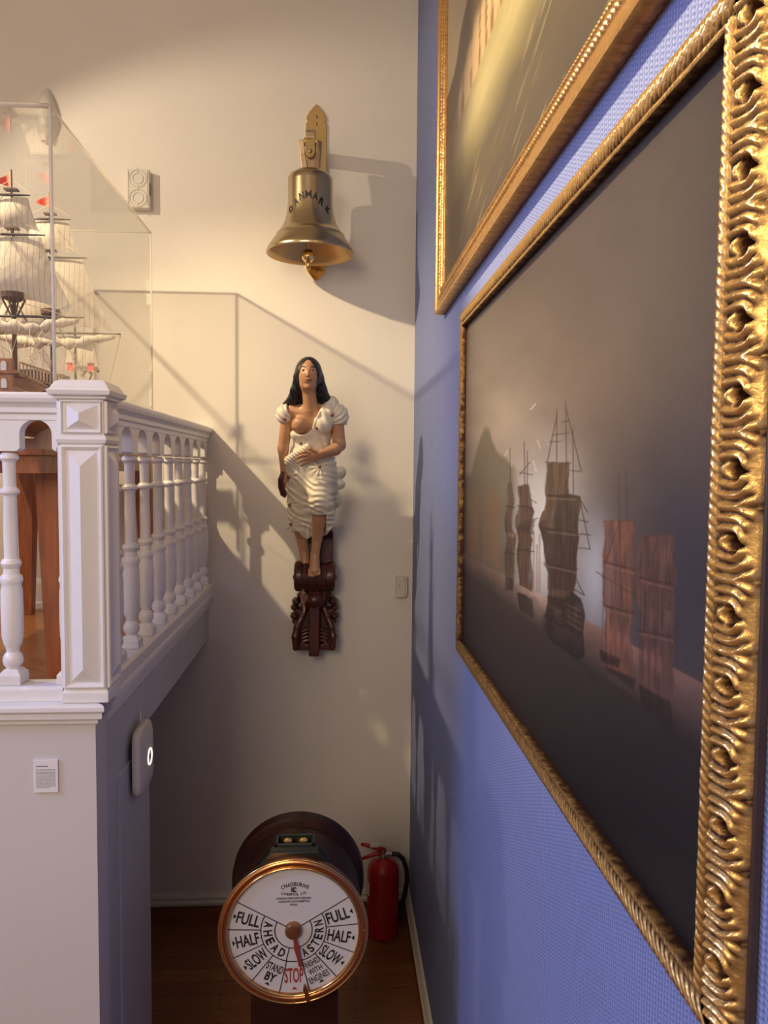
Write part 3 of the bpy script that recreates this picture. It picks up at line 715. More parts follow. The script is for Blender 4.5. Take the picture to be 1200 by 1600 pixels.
# wall plate
wc = onwall(494, 300); u = D/F_PX
def wz(py): return P(494, py, 'y', D).z
half = [(0, 164), (5, 169), (11, 176), (15.5, 184), (16, 189), (13.5, 193), (16.8, 194), (16.8, 404), (14, 408), (17.5, 414), (17, 420), (12, 428), (5, 436), (0, 440)]
half = [(x*(.93), y) for x, y in half]
poly = [(wc.x+a*u, wz(b_)) for a, b_ in half]+[(wc.x-a*u, wz(b_)) for a, b_ in half[::-1][1:-1]]
MB().prism(poly, lambda x, z: (x, D-.012, z), lambda x, z: (x, D-.0005, z)).build('wall_plate', 'brass', bell, bevel=.002)
for py in (183, 194, 424):
    c = P(494, py, 'y', D-.012); mb = MB(); mb.sphere((c.x, D-.013, c.z), .0085, 12, (1, .6, 1)); mb.build('rivet', 'crown', bell, smooth=True)
# arm with knuckle, crown with strap
cx = bc.x; za = bz(213)
mb = MB(); mb.prism([(D-.012, za+.035), (BD-.005, za+.03), (BD-.03, za+.012), (BD-.03, za-.018), (BD, za-.03), (D-.012, za-.035)], lambda y, z: (cx-.024, y, z), lambda y, z: (cx+.024, y, z))
mb.build('arm', 'crown', bell, bevel=.004)
mb = MB(); mb.lathe([(cx-.032, .014), (cx-.03, .020), (cx+.03, .020), (cx+.032, .014)], (0, BD-.02, za-.035), axis='x', k=18); mb.build('hinge_pin', 'brass', bell, autosm=True)
zt_, zb_ = bz(224), bz(267)
for s_ in (-1, 1):
    mb = MB(); mb.rings([[(cx+s_*.030, BD-.05, zt_), (cx+s_*.056, BD-.04, zt_-.004), (cx+s_*.056, BD+.045, zt_-.004), (cx+s_*.030, BD+.05, zt_)],
                        [(cx+s_*.024, BD-.045, (zt_+zb_)/2), (cx+s_*.050, BD-.04, (zt_+zb_)/2), (cx+s_*.050, BD+.04, (zt_+zb_)/2), (cx+s_*.024, BD+.045, (zt_+zb_)/2)],
                        [(cx+s_*.010, BD-.045, zb_-.004), (cx+s_*.043, BD-.04, zb_-.004), (cx+s_*.043, BD+.04, zb_-.004), (cx+s_*.010, BD+.045, zb_-.004)]])
    mb.build('crown_cheek', 'crown', bell, bevel=.004)
mb = MB(); mb.box((cx-.045, BD-.035, zb_-.006), (cx+.045, BD+.035, zt_-.055)); mb.build('crown', 'crown', bell, bevel=.004)
st = [(cx-.023, zt_+.002), (cx, zt_-.008), (cx+.023, zt_+.002), (cx+.023, bz(246)), (cx+.014, bz(252)), (cx, bz(254)), (cx-.014, bz(252)), (cx-.023, bz(246))]
mb = MB(); mb.prism(st, lambda x, z: (x, BD-.064, z), lambda x, z: (x, BD-.054, z)); stp = mb.build('strap', 'brass', bell, bevel=.002)
mb = MB(); c = (cx, BD-.066, bz(245)); mb.sphere(c, .010, 12); mb.build('strap_bolt', 'crown', stp, smooth=True)

# ------------------------------------------------------------------ fire extinguisher
ey = 3.90; ex = P(598, 1430, 'y', ey).x; er = .083
fe = thing('fire_extinguisher', 'red fire extinguisher standing on the floor in the corner behind the telegraph', 'fire extinguisher', (ex, ey, 0))
zt = P(598, 1341, 'y', ey).z
MB().lathe([(0.0, er-.02), (.004, er-.006), (.02, er-.001), (.03, er), (zt-.065, er), (zt-.045, er-.004), (zt-.025, er-.016), (zt-.010, er-.034), (zt, .028), (zt+.004, .022)], (ex, ey, 0), k=36).build('cylinder', 'ext_red', fe, autosm=True)
MB().lathe([(zt, .020), (zt+.02, .020), (zt+.022, .015), (zt+.05, .015)], (ex, ey, 0), k=16).build('valve', 'steel', fe, autosm=True)
def ep(px, py, o=0): return tuple(P(px, py, 'y', ey+o))
MB().tube([ep(602, 1329), ep(590, 1325), ep(575, 1321), ep(564, 1319)], [.012, .013, .011, .008], 8).build('lever', 'ext_red', fe, smooth=True)
MB().tube([ep(600, 1333), ep(588, 1334), ep(576, 1338), ep(565, 1342)], [.012, .012, .010, .008], 8).build('carry_handle', 'ext_red', fe, smooth=True)
MB().box(ep(578, 1318.5, -.012), ep(592, 1321.5, .004)).build('tag', 'label', fe)
MB().tube([ep(601, 1334), ep(613, 1334)], .010, 10).build('hose_fitting', 'steel', fe)
MB().tube([ep(612, 1334), ep(622, 1335), ep(630, 1343), ep(635, 1358), ep(636, 1375), ep(633, 1395), ep(628, 1415), ep(624, 1430), ep(622, 1438)], .0125, 10).build('hose', 'rubber', fe, smooth=True)
la = MB(); G = np.zeros((2, 8, 3))
for i in range(2):
    for j in range(8): q = math.radians(172+38*j/7); G[i, j] = (ex+(er+.0012)*math.cos(q), ey+(er+.0012)*math.sin(q), zt-.11-.07*i)
la.grid(G).build('label_patch', 'label', fe)

# ------------------------------------------------------------------ engine telegraph
TY = 2.30
tc_ = P(458.5, 1455, 'y', TY); R0 = 119.5*TY/F_PX
X0, Z0 = tc_.x, tc_.z
tg = thing('engine_telegraph', 'ship engine order telegraph with white dial in copper bezel on dark wooden pedestal', 'engine telegraph', (X0, TY+.15, 0))
def pl(x, z, o=0.0): return (X0+x, TY-o, Z0+z)
k1 = TY/F_PX
# drum (housing) and ringed back
dy1, dy2 = TY+.02, TY+.30
MB().lathe([(dy1, R0-.014), (dy1+.03, R0-.012), (dy2-.05, R0-.02)], (X0, 0, Z0), axis='y', k=72).build('drum', 'mahogany', tg, autosm=True)
MB().lathe([(dy2-.052, R0-.03), (dy2-.05, R0-.018), (dy2-.042, R0-.012), (dy2-.036, R0-.016), (dy2-.028, R0-.008), (dy2-.020, R0-.012), (dy2-.014, R0-.004), (dy2, R0-.001), (dy2+.03, R0-.001), (dy2+.045, R0-.02)], (X0, 0, Z0), axis='y', k=72).build('back_ring', 'mahogany', tg, autosm=True)
# top box with two brass call-bell buttons
zb0 = Z0+R0-.03
mb = MB()
bx0, bx1, by0, by1, bzt = X0-.062, X0+.064, TY+.055, TY+.125, Z0+R0+.020
mb.box((bx0, by0, zb0), (bx1, by0+.008, bzt)); mb.box((bx0, by1-.008, zb0), (bx1, by1, bzt)); mb.box((bx0, by0, zb0), (bx0+.010, by1, bzt)); mb.box((bx1-.010, by0, zb0), (bx1, by1, bzt)); mb.box((bx0, by0, zb0), (bx1, by1, bzt-.03))
mb.build('top_box', 'greenrim', tg, bevel=.0015)
for dx in (-.024, .026):
    MB().lathe([(bzt-.032, .016), (bzt-.022, .017), (bzt-.020, .012), (bzt-.014, .012), (bzt-.012, .017), (bzt-.004, .015), (bzt+.001, .006)], (X0+dx, (by0+by1)/2, 0), k=20).build('brass_button', 'brass', tg, autosm=True)
mb = MB(); mb.rings([[(X0-.15, TY+.03, Z0+R0-.085), (X0+.15, TY+.03, Z0+R0-.085), (X0+.075, TY+.03, Z0+R0+.008), (X0-.075, TY+.03, Z0+R0+.008)],
                    [(X0-.15, by0+.0, Z0+R0-.085), (X0+.15, by0+.0, Z0+R0-.085), (X0+.075, by0, Z0+R0+.014), (X0-.075, by0, Z0+R0+.014)]])
mb.build('front_shoulder', 'darkgreen', tg, bevel=.004)
# bezel and face
rf = R0*.880
MB().lathe([(TY+.03, R0-.004), (TY+.008, R0), (TY-.004, R0-.001), (TY-.008, R0-.006), (TY-.009, R0-.010), (TY-.008, rf+.010), (TY-.004, rf+.004), (TY+.004, rf), (TY+.014, rf-.001)][::1], (X0, 0, Z0), axis='y', k=96).build('bezel', 'copper', tg, autosm=True)
bz_o = [o for o in tg.children if o.name.startswith('bezel')][0]
bm = bmesh.new(); bm.from_mesh(bz_o.data); bmesh.ops.delete(bm, geom=[f for f in bm.faces if len(f.verts) > 10], context='FACES'); bm.to_mesh(bz_o.data); bm.free()
def ring_part(name, m, r, rt, o, parent=tg):
    n, k = 96, 8; R = []
    for i in range(n+1):
        q = 2*math.pi*i/n; R.append([((X0+(r+rt*math.cos(a))*math.cos(q)), TY-o-rt*math.sin(a), Z0+(r+rt*math.cos(a))*math.sin(q)) for a in [2*math.pi*j/k for j in range(k)]])
    return MB().rings(R, caps=False).build(name, m, parent, smooth=True)
ring_part('inner_lip', 'brass', rf+.002, .0042, .006, bz_o)
ring_part('outer_lip', 'brass', R0-.001, .003, .004, bz_o)
MB().lathe([(TY+.012, rf+.002), (TY+.006, rf+.001)], (X0, 0, Z0), axis='y', k=96).build('dial_face', 'enamel', tg)
face = [o for o in tg.children if o.name.startswith('dial_face')][0]
YF = -.0048     # offset of the print in front of the enamel
S = rf/365.0    # crop pixels to metres
cxp, czp = 1.5*0, 0
pr_ = MB(); prr = MB()
def stroke(x0_, z0_, x1_, z1_, w=5.4, mb=pr_):
    d = Vector((x1_-x0_, z1_-z0_)).normalized(); n = Vector((-d.y, d.x))*w/2
    mb.add([pl((x0_+n.x)*S, (z0_+n.y)*S, YF), pl((x1_+n.x)*S, (z1_+n.y)*S, YF), pl((x1_-n.x)*S, (z1_-n.y)*S, YF), pl((x0_-n.x)*S, (z0_-n.y)*S, YF)], [(0, 1, 2, 3)])
pol = lambda r, d: (r*math.cos(math.radians(d)), r*math.sin(math.radians(d)))
A0 = 151.2; ST = 26.62
for k in range(10):
    a = A0+ST*k
    stroke(*pol(46 if k in (0, 9) else 182, a), *pol(363, a))
for r_ in (104, 182):
    n = 60; a_ = [A0+ST*9*i/n for i in range(n+1)]
    for i in range(n): stroke(*pol(r_, a_[i]), *pol(r_, a_[i+1]+.3), w=5.6)
stroke(*pol(104, 257), *pol(182, 257)); stroke(*pol(104, 284), *pol(182, 284), 3)
def put(txt, r, deg, ang, w, h, mb=pr_, bold=.03, dx=0, dz=0):
    V, Fs = text_geo(txt, bold); V = fit(V, w, h); V = rot2(V, math.radians(ang)); x, z = pol(r, deg)
    V = V+np.array([x+dx, z+dz]); mb.add([pl(a*S, b_*S, YF+.0002) for a, b_ in V], Fs)
for k, txt in enumerate(('FULL', 'HALF', 'SLOW')):
    d_ = A0+ST*(k+.5); put(txt, 260, d_, d_-180, 130, 68, bold=.02)
    d_ = A0+ST*(8.5-k); put(txt, 258, d_, d_-360, 130, 68, bold=.02)
d_ = A0+ST*3.5; put('STAND', 238, d_, d_-270, 96, 46, bold=.02); put('BY', 296, d_, d_-270, 62, 52)
d_ = A0+ST*4.5; put('STOP', 262, d_-.5, d_-270, 106, 88, prr, bold=.02)
d_ = A0+ST*5.5; put('FINISHED', 216, d_, d_-270, 98, 36, bold=.01); put('WITH', 263, d_, d_-270, 82, 32, bold=.01); put('ENGINES', 309, d_, d_-270, 120, 38, bold=.01)
def arc_text(txt, r, d0, d1, h, w, mb=pr_, out=True, bold=.03):
    n = len(txt)
    for i, ch in enumerate(txt):
        if ch == ' ': continue
        d = d0+(d1-d0)*i/(n-1); put(ch, r, d, d-90 if out else d+90, w*(.25 if ch == 'I' else 1), h, mb, bold)
arc_text('AHEAD', 143, 166, 243, 50, 34, out=False)
arc_text('ASTERN', 143, 296, 375.5, 50, 30, out=False)
# maker's lettering
n_ = 'CHADBURNS'
for i, ch in enumerate(n_):
    t_ = (i-4)/4; put(ch, 0, 0, -t_*16, 15, 23, dx=8+t_*70, dz=258-17*t_*t_*1.0+8, bold=.02)
n_ = 'LIVERPOOL LTD'
for i, ch in enumerate(n_):
    if ch == ' ': continue
    t_ = (i-6)/6; put(ch, 0, 0, t_*11, 4 if ch == 'I' else 10, 15, dx=2+t_*64, dz=207+8*t_*t_, bold=.015)
put('C', 0, 0, 0, 26, 30, dx=2, dz=234, bold=.04); put('L', 0, 0, 0, 14, 22, dx=6, dz=234, bold=.04); put('(', 0, 0, 0, 6, 34, dx=-12, dz=234, bold=.04)
put('LONDON NEWCASTLE BELFAST', 0, 0, 0, 196, 12, dx=2, dz=185, bold=.02); put('GLASGOW SOUTHAMPTON', 0, 0, 0, 172, 12, dx=2, dz=167, bold=.02); put('HULL', 0, 0, 0, 42, 12, dx=2, dz=149, bold=.02)
for k in range(9):
    d_ = A0+ST*(k+.5); a = pol(345, d_-2.6); b_ = pol(345, d_+2.6); c = pol(328, d_)
    (prr if k == 4 else pr_).add([pl(a[0]*S, a[1]*S, YF+.0003), pl(b_[0]*S, b_[1]*S, YF+.0003), pl(c[0]*S, c[1]*S, YF+.0003)], [(0, 1, 2)])
pr_.build('black_print', 'black', face); prr.build('red_print', 'red_letter', face)
# pointer
ha = math.radians(-78)
ux, uz = math.cos(ha), math.sin(ha); vx_, vz_ = -uz, ux
pp = [(20, -14), (60, -12), (90, -20), (120, -17), (170, -12), (195, -16), (210, 0), (195, 16), (170, 12), (120, 17), (90, 20), (60, 12), (20, 14)]
f = lambda o: (lambda a, b_: pl((a*ux+b_*vx_)*S, (a*uz+b_*vz_)*S, o))
MB().prism([(a, b_*.8) for a, b_ in pp]+[], f(.004), f(.009)).build('pointer', 'hand_red', tg, bevel=.001)
hm = MB().lathe([(TY-.012-.004, .010), (TY-.014, .022), (TY-.008, .026), (TY+.006, .026)], (X0, 0, Z0+.003), axis='y', k=28).build('hub', 'hub', tg, autosm=True)
f2 = lambda o: (lambda a, b_: pl((a*ux+b_*vx_)*S*1.0, (a*uz+b_*vz_)*S, o))
MB().prism([(300, -3), (330, -15), (350, -10), (368, -12), (402, -9), (402, 9), (368, 12), (350, 10), (330, 15), (300, 3)], f2(.010), f2(.018)).build('order_pointer', 'copper', tg, bevel=.002)
for q in (0, 90, 180, 270):
    MB().lathe([(TY-.0105, .0008), (TY-.0098, .0035), (TY-.006, .0035)], (X0+(R0-.010)*math.cos(math.radians(q)), 0, Z0+(R0-.010)*math.sin(math.radians(q))), axis='y', k=10).build('screw', 'hub', bz_o)
# pedestal
w_ = .138
rr = lambda hx, hy, z: [(X0-hx, TY+.16-hy, z), (X0+hx, TY+.16-hy, z), (X0+hx, TY+.16+hy, z), (X0-hx, TY+.16+hy, z)]
MB().rings([rr(.20, .20, 0.0), rr(.20, .20, .05), rr(.17, .17, .08), rr(w_+.005, .10, .12), rr(w_, .095, Z0-.10)]).build('pedestal', 'mahogany', tg, bevel=.006)

# ------------------------------------------------------------------ figurehead (distance field -> surface nets)
def surfnet(Fv, org, h):
    ins = Fv < 0
    n = Fv.shape
    cnt = np.zeros([k-1 for k in n], int); pos = np.zeros([k-1 for k in n]+[3])
    corners = [(i, j, k) for i in (0, 1) for j in (0, 1) for k in (0, 1)]
    sl = lambda c: tuple(slice(c[a], n[a]-1+c[a]) for a in range(3))
    for a in range(3):
        for c in corners:
            if c[a]: continue
            d = list(c); d[a] = 1
            f0, f1 = Fv[sl(c)], Fv[sl(d)]; m_ = (f0 < 0) != (f1 < 0)
            tt = np.where(m_, f0/np.where(m_, f0-f1, 1), 0)
            for b_ in range(3):
                pos[..., b_] += np.where(m_, (c[b_]+tt) if b_ == a else c[b_], 0)
            cnt += m_
    act = cnt > 0; idx = -np.ones(act.shape, int); idx[act] = np.arange(act.sum())
    g = np.argwhere(act); V = org+h*(g+pos[act]/cnt[act][:, None])
    Fs = []
    for a in range(3):
        b_, c = (a+1) % 3, (a+2) % 3
        s0 = [slice(1, n[q]-1) for q in range(3)]; s0[a] = slice(0, n[a]-1); s1_ = list(s0); s1_[a] = slice(1, n[a])
        i0, i1 = ins[tuple(s0)], ins[tuple(s1_)]
        for sgn, m_ in ((0, i0 & ~i1), (1, ~i0 & i1)):
            e_ = np.argwhere(m_); off = np.array([1, 1, 1]); off[a] = 0; e_ = e_+off
            q = []
            for (db, dc) in ((-1, -1), (0, -1), (0, 0), (-1, 0)):
                t_ = e_.copy(); t_[:, b_] += db; t_[:, c] += dc; q.append(idx[t_[:, 0], t_[:, 1], t_[:, 2]])
            q = np.stack(q, 1); Fs.append(q[:, ::-1] if sgn else q)
    return V, np.concatenate(Fs)
class Field:
    def __init__(s, lo, hi, h):
        s.lo = np.array(lo, float); s.h = h
        ax = [np.arange(lo[i], hi[i]+h, h, dtype=np.float32) for i in range(3)]
        s.U, s.V, s.W = np.meshgrid(*ax, indexing='ij'); s.F = np.full(s.U.shape, 50., np.float32)
    def ell(s, c, r):
        u, v, w = (s.U-c[0]), (s.V-c[1]), (s.W-c[2])
        k0 = np.sqrt((u/r[0])**2+(v/r[1])**2+(w/r[2])**2)+1e-6; k1_ = np.sqrt((u/r[0]**2)**2+(v/r[1]**2)**2+(w/r[2]**2)**2)+1e-6
        return k0*(k0-1)/k1_
    def cap(s, a, b, ra, rb):
        a = np.array(a, float); d = np.array(b, float)-a; L2 = (d**2).sum()
        t = np.clip(((s.U-a[0])*d[0]+(s.V-a[1])*d[1]+(s.W-a[2])*d[2])/L2, 0, 1)
        return np.sqrt((s.U-a[0]-t*d[0])**2+(s.V-a[1]-t*d[1])**2+(s.W-a[2]-t*d[2])**2)-(ra+(rb-ra)*t)
    def box(s, lo, hi):
        return np.maximum.reduce([lo[0]-s.U, s.U-hi[0], lo[1]-s.V, s.V-hi[1], lo[2]-s.W, s.W-hi[2]])
    def add(s, d, k=3.0):
        if k <= 0: s.F = np.minimum(s.F, d); return s
        hh = np.clip(.5+.5*(s.F-d)/k, 0, 1); s.F = (s.F+(d-s.F)*hh)-k*hh*(1-hh); return s
    def sub(s, d, k=1.0):
        hh = np.clip(.5-.5*(s.F+d)/k, 0, 1); s.F = (s.F+(-d-s.F)*hh)+k*hh*(1-hh); return s
    def surf_w(s, u, v):
        i = int((u-s.lo[0])/s.h); j = int((v-s.lo[1])/s.h); c = np.where(s.F[i, j] < 0)[0]
        return s.lo[2]+c.max()*s.h if len(c) else 60
fo = P(485, 905, 'y', 3.82); fs = 3.80/F_PX
_VS = np.array([0, 60, 130, 200, 262, 320]); _LN = np.array([0, 0, 36, 78, 96, 104])
def lean(v): return np.interp(v, _VS, _LN)
fig = thing('figurehead_statue', 'carved wooden figurehead of a black-haired woman in cream dress on dark red scroll bracket', 'figurehead', (fo.x, D, fo.z-132*fs))
def F2W(V):
    # the torso leans out over the bracket; the axis curve is the statue's own
    ln = lean(V[:, 1]); yc_ = D-(60+ln)*fs
    sv = yc_/(D-60*fs)
    ax = fo.x*sv+(V[:, 1]*fs)*.0065; zc_ = EYE.z+(fo.z-EYE.z+V[:, 1]*fs)*sv
    return np.stack([ax+V[:, 0]*fs*sv, D-(V[:, 2]+ln)*fs, zc_], 1)
def fbuild(name, fld, m, parent=fig):
    V, Fs = surfnet(fld.F, fld.lo, fld.h); mb = MB(); mb.v.append(F2W(V)); mb.f = Fs.tolist(); mb.n = len(V)
    o = mb.build(name, m, parent, smooth=True)
    return o
# body
b = Field((-60, -8, 12), (62, 348, 120), 1.0)
HU = -5.5
b.add(b.ell((HU, 319, 88), (16.5, 24, 20)), 0).add(b.ell((HU, 303, 91), (12.5, 12, 13)), 8)
b.add(b.ell((HU, 314, 99), (12.5, 13, 10)), 4)
b.sub(b.ell((HU-7.5, 321.5, 109), (4.2, 2.8, 3.2)), 2).sub(b.ell((HU+7.5, 321.5, 109), (4.2, 2.8, 3.2)), 2)
b.add(b.cap((HU, 322, 106.5), (HU, 314, 111.5), 1.3, 2.4), 1.5).add(b.ell((HU, 306, 107), (5.2, 2.6, 3.0)), 2).add(b.ell((HU, 298, 103), (5.5, 4, 4)), 3)
b.add(b.ell((HU-6, 303, 98), (5, 6, 5)), 3).add(b.ell((HU+6, 303, 98), (5, 6, 5)), 3)
b.add(b.cap((HU+.5, 296, 84), (-2, 268, 72), 10.5, 11.5), 5)
b.add(b.cap((-31, 263, 64), (31, 263, 64), 11, 11), 8).add(b.ell((0, 250, 60), (33, 27, 20)), 8)
b.add(b.ell((-19, 241, 76), (12.5, 13.5, 13)), 4).add(b.ell((18, 243, 76), (12.5, 13, 13)), 4)
b.add(b.ell((0, 212, 56), (26, 34, 18)), 8).add(b.ell((2, 170, 52), (34, 34, 24)), 8)
b.add(b.cap((-38, 258, 64), (-45, 205, 62), 10.5, 8.5), 4).add(b.cap((-45, 206, 62), (-43, 166, 64), 8.5, 5.6), 3).add(b.ell((-43, 157, 65), (6.5, 9, 6)), 3)
for i in range(4): b.add(b.cap((-40-1.5*i, 152, 69), (-42-1.5*i, 144, 68-i), 2.3, 1.8), 1)
b.add(b.cap((38, 258, 64), (43, 212, 64), 11, 10), 4).add(b.cap((43, 211, 66), (36, 204, 78), 10, 9), 4).add(b.cap((37, 204, 77), (11, 194, 96), 9.5, 6), 3)
b.add(b.ell((3, 192, 98), (11, 8.5, 4.5)), 3)
for (a0, a1, a2) in (((-2, 198, 99), (-10, 199.5, 100), (-17, 197, 97)), ((-4, 194, 100), (-14, 193.5, 101), (-22, 190, 97.5)), ((-4, 189.5, 100), (-13, 187, 101), (-21, 183.5, 97.5)), ((-2, 185.5, 99), (-9, 181.5, 99.5), (-15, 178, 96.5))):
    b.add(b.cap(a0, a1, 2.6, 2.3), .8).add(b.cap(a1, a2, 2.3, 1.8), .5)
b.add(b.cap((7, 199, 99), (-2, 204.5, 101), 2.8, 2.1), 1)
b.add(b.cap((12, 165, 58), (15, 118, 88), 20, 13), 6).add(b.cap((15, 118, 88), (13, 92, 80), 12.5, 10.5), 4).add(b.cap((13, 92, 80), (7, 40, 66), 10.5, 6.4), 4)
b.add(b.cap((6.5, 38, 65), (6.5, 14, 72), 7, 8.2), 3)
for i, tu in enumerate((-1.2, 2.6, 6.2, 9.8, 13.2)): b.add(b.cap((tu, 14, 73), (tu*1.02, 5.5+abs(i-1)*.9, 75), 2.8, 2.3), 1)
b.add(b.cap((-18, 150, 48), (-20, 90, 38), 18, 14), 6).add(b.cap((-20, 90, 38), (-12, 38, 30), 13, 8), 4).add(b.cap((-12, 38, 30), (-10, 20, 34), 8, 8), 3)
b.F = np.maximum(b.F, 14-b.W)
body = fbuild('body', b, 'skin')
# hair
h = Field((-55, 255, 30), (45, 348, 116), .9)
h.add(h.ell((HU, 318, 84), (21.5, 27.5, 23.5)), 0)
h.sub(h.ell((HU, 309.5, 109), (15.3, 25, 26)), 1.0)
for sg_, pts in ((-1, [(-22.5, 316, 82), (-26, 295, 78), (-30, 281, 70), (-43, 275, 58)]), (1, [(12, 316, 82), (16, 295, 78), (20, 283, 70), (31, 277, 60)])):
    for i, (ra, rb) in enumerate(((5, 6.5), (6.5, 7.5), (7.5, 3.5))): h.add(h.cap(pts[i], pts[i+1], ra, rb), 5)
h.add(h.cap((HU, 310, 72), (HU, 280, 56), 19, 20), 6)
h.F += (.7*np.clip((322-h.V)/8, 0, 1)*np.sin((h.U*1.1+h.W*.8+np.abs(h.U-HU)*0)*1.0)).astype(np.float32)
hair = fbuild('hair', h, 'hair')
# dress
d = Field((-62, 46, 12), (64, 290, 128), 1.0)
vk = [46, 62, 80, 110, 140, 165, 190, 215, 235, 262]; rk = [30, 33, 36, 38.5, 41, 41.5, 37, 30, 31, 33]
ru = np.interp(d.V, vk, rk).astype(np.float32); rw = ru*.66+3; wc = np.interp(d.V, [46, 150, 215, 262], [40, 52, 56, 60]).astype(np.float32)
uc = np.interp(d.V, [60, 140, 200], [-2, 1, 0]).astype(np.float32)
k0 = np.sqrt(((d.U-uc)/ru)**2+((d.W-wc)/rw)**2)
skirt_ = (k0-1)*np.minimum(ru, rw)
d.add(np.maximum(skirt_, d.V-270), 0)
d.add(d.cap((12, 170, 62), (15, 124, 92), 24, 18.5), 8).add(d.cap((15, 124, 92), (17, 108, 86), 18.5, 17), 5)
d.add(d.cap((20, 112, 80), (24, 72, 62), 17, 15), 5)
d.add(d.ell((46, 168, 50), (9, 10, 15)), 4).add(d.ell((45, 149, 50), (8.5, 8, 14)), 3).add(d.ell((40, 124, 48), (9, 12, 14)), 4)
d.add(d.ell((-40, 60, 42), (8, 9, 12)), 3)
d.add(d.ell((18, 243, 76), (15, 15, 15)), 5).add(d.cap((30, 276, 64), (22, 258, 74), 12, 13), 6)
d.add(d.ell((-17, 226, 72), (17, 10, 14)), 5)
# folds
wrp = 3.2*np.sin(d.U*.13+1.1)*np.sin(d.V*.071)+2.2*np.sin(d.V*.19+d.U*.11)
amp_ = .55+.75*(.5+.5*np.sin(d.U*.17-d.V*.09+2*np.sin(d.V*.05)))
f_sw = np.sin((np.sqrt((d.U-34)**2*.75+(d.V-200)**2)+wrp)*2*math.pi/10.5)*amp_
f_sw = np.sign(f_sw)*np.abs(f_sw)**.8
for (ru_, rv_) in ((-35, 160), (-33, 117), (-31, 86)):
    dd_ = np.hypot(d.U-ru_, d.V-rv_); w_ = np.clip(1-dd_/20, 0, 1)
    f_sw = f_sw*(1-w_)+w_*np.sin(np.arctan2(d.V-rv_, d.U-ru_)*9)
f_th = np.sin(np.sqrt((d.U-13)**2*.9+(d.V-96)**2)*2*math.pi/8.2)*(.6+.6*np.sin(d.U*.12+d.V*.05+.8)**2)
f_to = np.sin((d.U*.9+d.V*.35)*2*math.pi/11)
w_th = np.clip((15-np.hypot(d.U-14, (d.V-134)*.42))/8, 0, 1)*np.clip((d.W-62)/10, 0, 1)
w_to = np.clip((d.V-196)/12, 0, 1)
w_ro = np.clip(1-np.hypot(d.U-13, d.V-177)/26, 0, 1)*(1-w_to)
f_ro = np.sin(np.arctan2(d.V-177, d.U-13)*11)
fold = (1-w_th)*(1-w_to)*(1-w_ro)*f_sw*1.15+w_th*f_th*.95+w_to*f_to*.7+w_ro*f_ro*1.0
fold += np.where(d.V < 84, np.sin(d.U*2*math.pi/9+1)*1.4, 0)
d.F += (fold*np.clip((43-d.U)/8, .15, 1)).astype(np.float32)
# hip swag and sleeves, added with folds of their own
sw = d.cap((-6, 207, 80), (-34, 186, 70), 6.5, 9)+.9*np.sin((d.U*.7+d.V*1.0)*2*math.pi/5.5)
d.add(sw, 3).add(d.cap((-30, 182, 68), (-36, 172, 62), 9, 7), 4)
for (c_, r_, cu) in (((-42, 258, 65), (14.5, 16.5, 16), -28), ((42, 256, 65), (15.5, 19.5, 17), 28)):
    sl_ = d.ell(c_, r_)+.75*np.sin(np.hypot((d.U-cu)*.9, (d.V-272)*1.0)*2*math.pi/6.5)
    d.add(np.maximum(sl_, (c_[1]-13)-d.V), 3)
# neckline: bare shoulder and breast, strap over the other shoulder
d.sub(np.maximum(d.ell((-15, 250, 85), (18.5, 24, 42)), -d.V+226), 2)
d.sub(d.ell((-4, 272, 85), (19, 22, 40)), 2); d.sub(d.ell((-24, 268, 75), (14, 15, 34)), 2)
d.sub(d.box((-60, 240, 0), (-28, 290, 40)), 1)
# rolled edge
for i in range(9):
    q0, q1 = i/9, (i+1)/9
    f_ = lambda q: (17-12*q-2*q*q, 272-30*q-3*q*q)
    (ua, va), (ub, vb) = f_(q0), f_(q1)
    d.add(d.cap((ua, va, 76+10*math.sin(q0*2.6)), (ub, vb, 76+10*math.sin(q1*2.6)), 1.7, 1.7), 1)
hem = 66+4*np.sin(d.U*.22)+.010*(d.U+2)**2
d.F = np.maximum(d.F, (hem-d.V).astype(np.float32))
d.F = np.maximum(d.F, -np.maximum.reduce([4-d.U, d.U-24, d.V-103, 62-d.W]))
d.F = np.maximum(d.F, 14-d.W)
dress = fbuild('dress', d, 'dress')
for (px, py) in ((443, 655), (469.5, 692), (516, 648), (498, 728), (450, 745), (451, 789), (453, 820), (493, 668)):
    u_, v_ = px-485, 905-py; w_s = d.surf_w(u_, v_)
    V0 = F2W(np.array([[u_, v_, w_s+.3]]))[0]; MB().sphere(tuple(V0), 2.7*fs, 10, (1, .7, 1)).build('rosette', 'rosette', dress, smooth=True)
def fsph(name, m, u_, v_, w_, r, sq, parent=body):
    V0 = F2W(np.array([[u_, v_, w_]]))[0]; return MB().sphere(tuple(V0), r*fs, 12, sq).build(name, m, parent, smooth=True)
for s_ in (-1, 1):
    u_ = HU+s_*7.5; w0 = b.surf_w(u_, 321.5)
    fsph('eye', 'eyewhite', u_, 321.7, w0-1.4, 3.4, (1, .8, .55)); fsph('iris', 'black', u_+.3, 321.8, w0+.6, 1.5, (1, .8, 1))
    pts = [(u_-s_*3.8, 326.3), (u_-s_*1, 327.6), (u_+s_*2.5, 327.3), (u_+s_*5, 325.2)]
    MB().tube([tuple(F2W(np.array([[a, c, b.surf_w(a, c)+.1]]))[0]) for a, c in pts], .9*fs, 6).build('eyebrow', 'hair', body, smooth=True)
pts = [(HU-6, 306.4), (HU-2.5, 307.4), (HU, 306.9), (HU+2.5, 307.4), (HU+6, 306.4)]
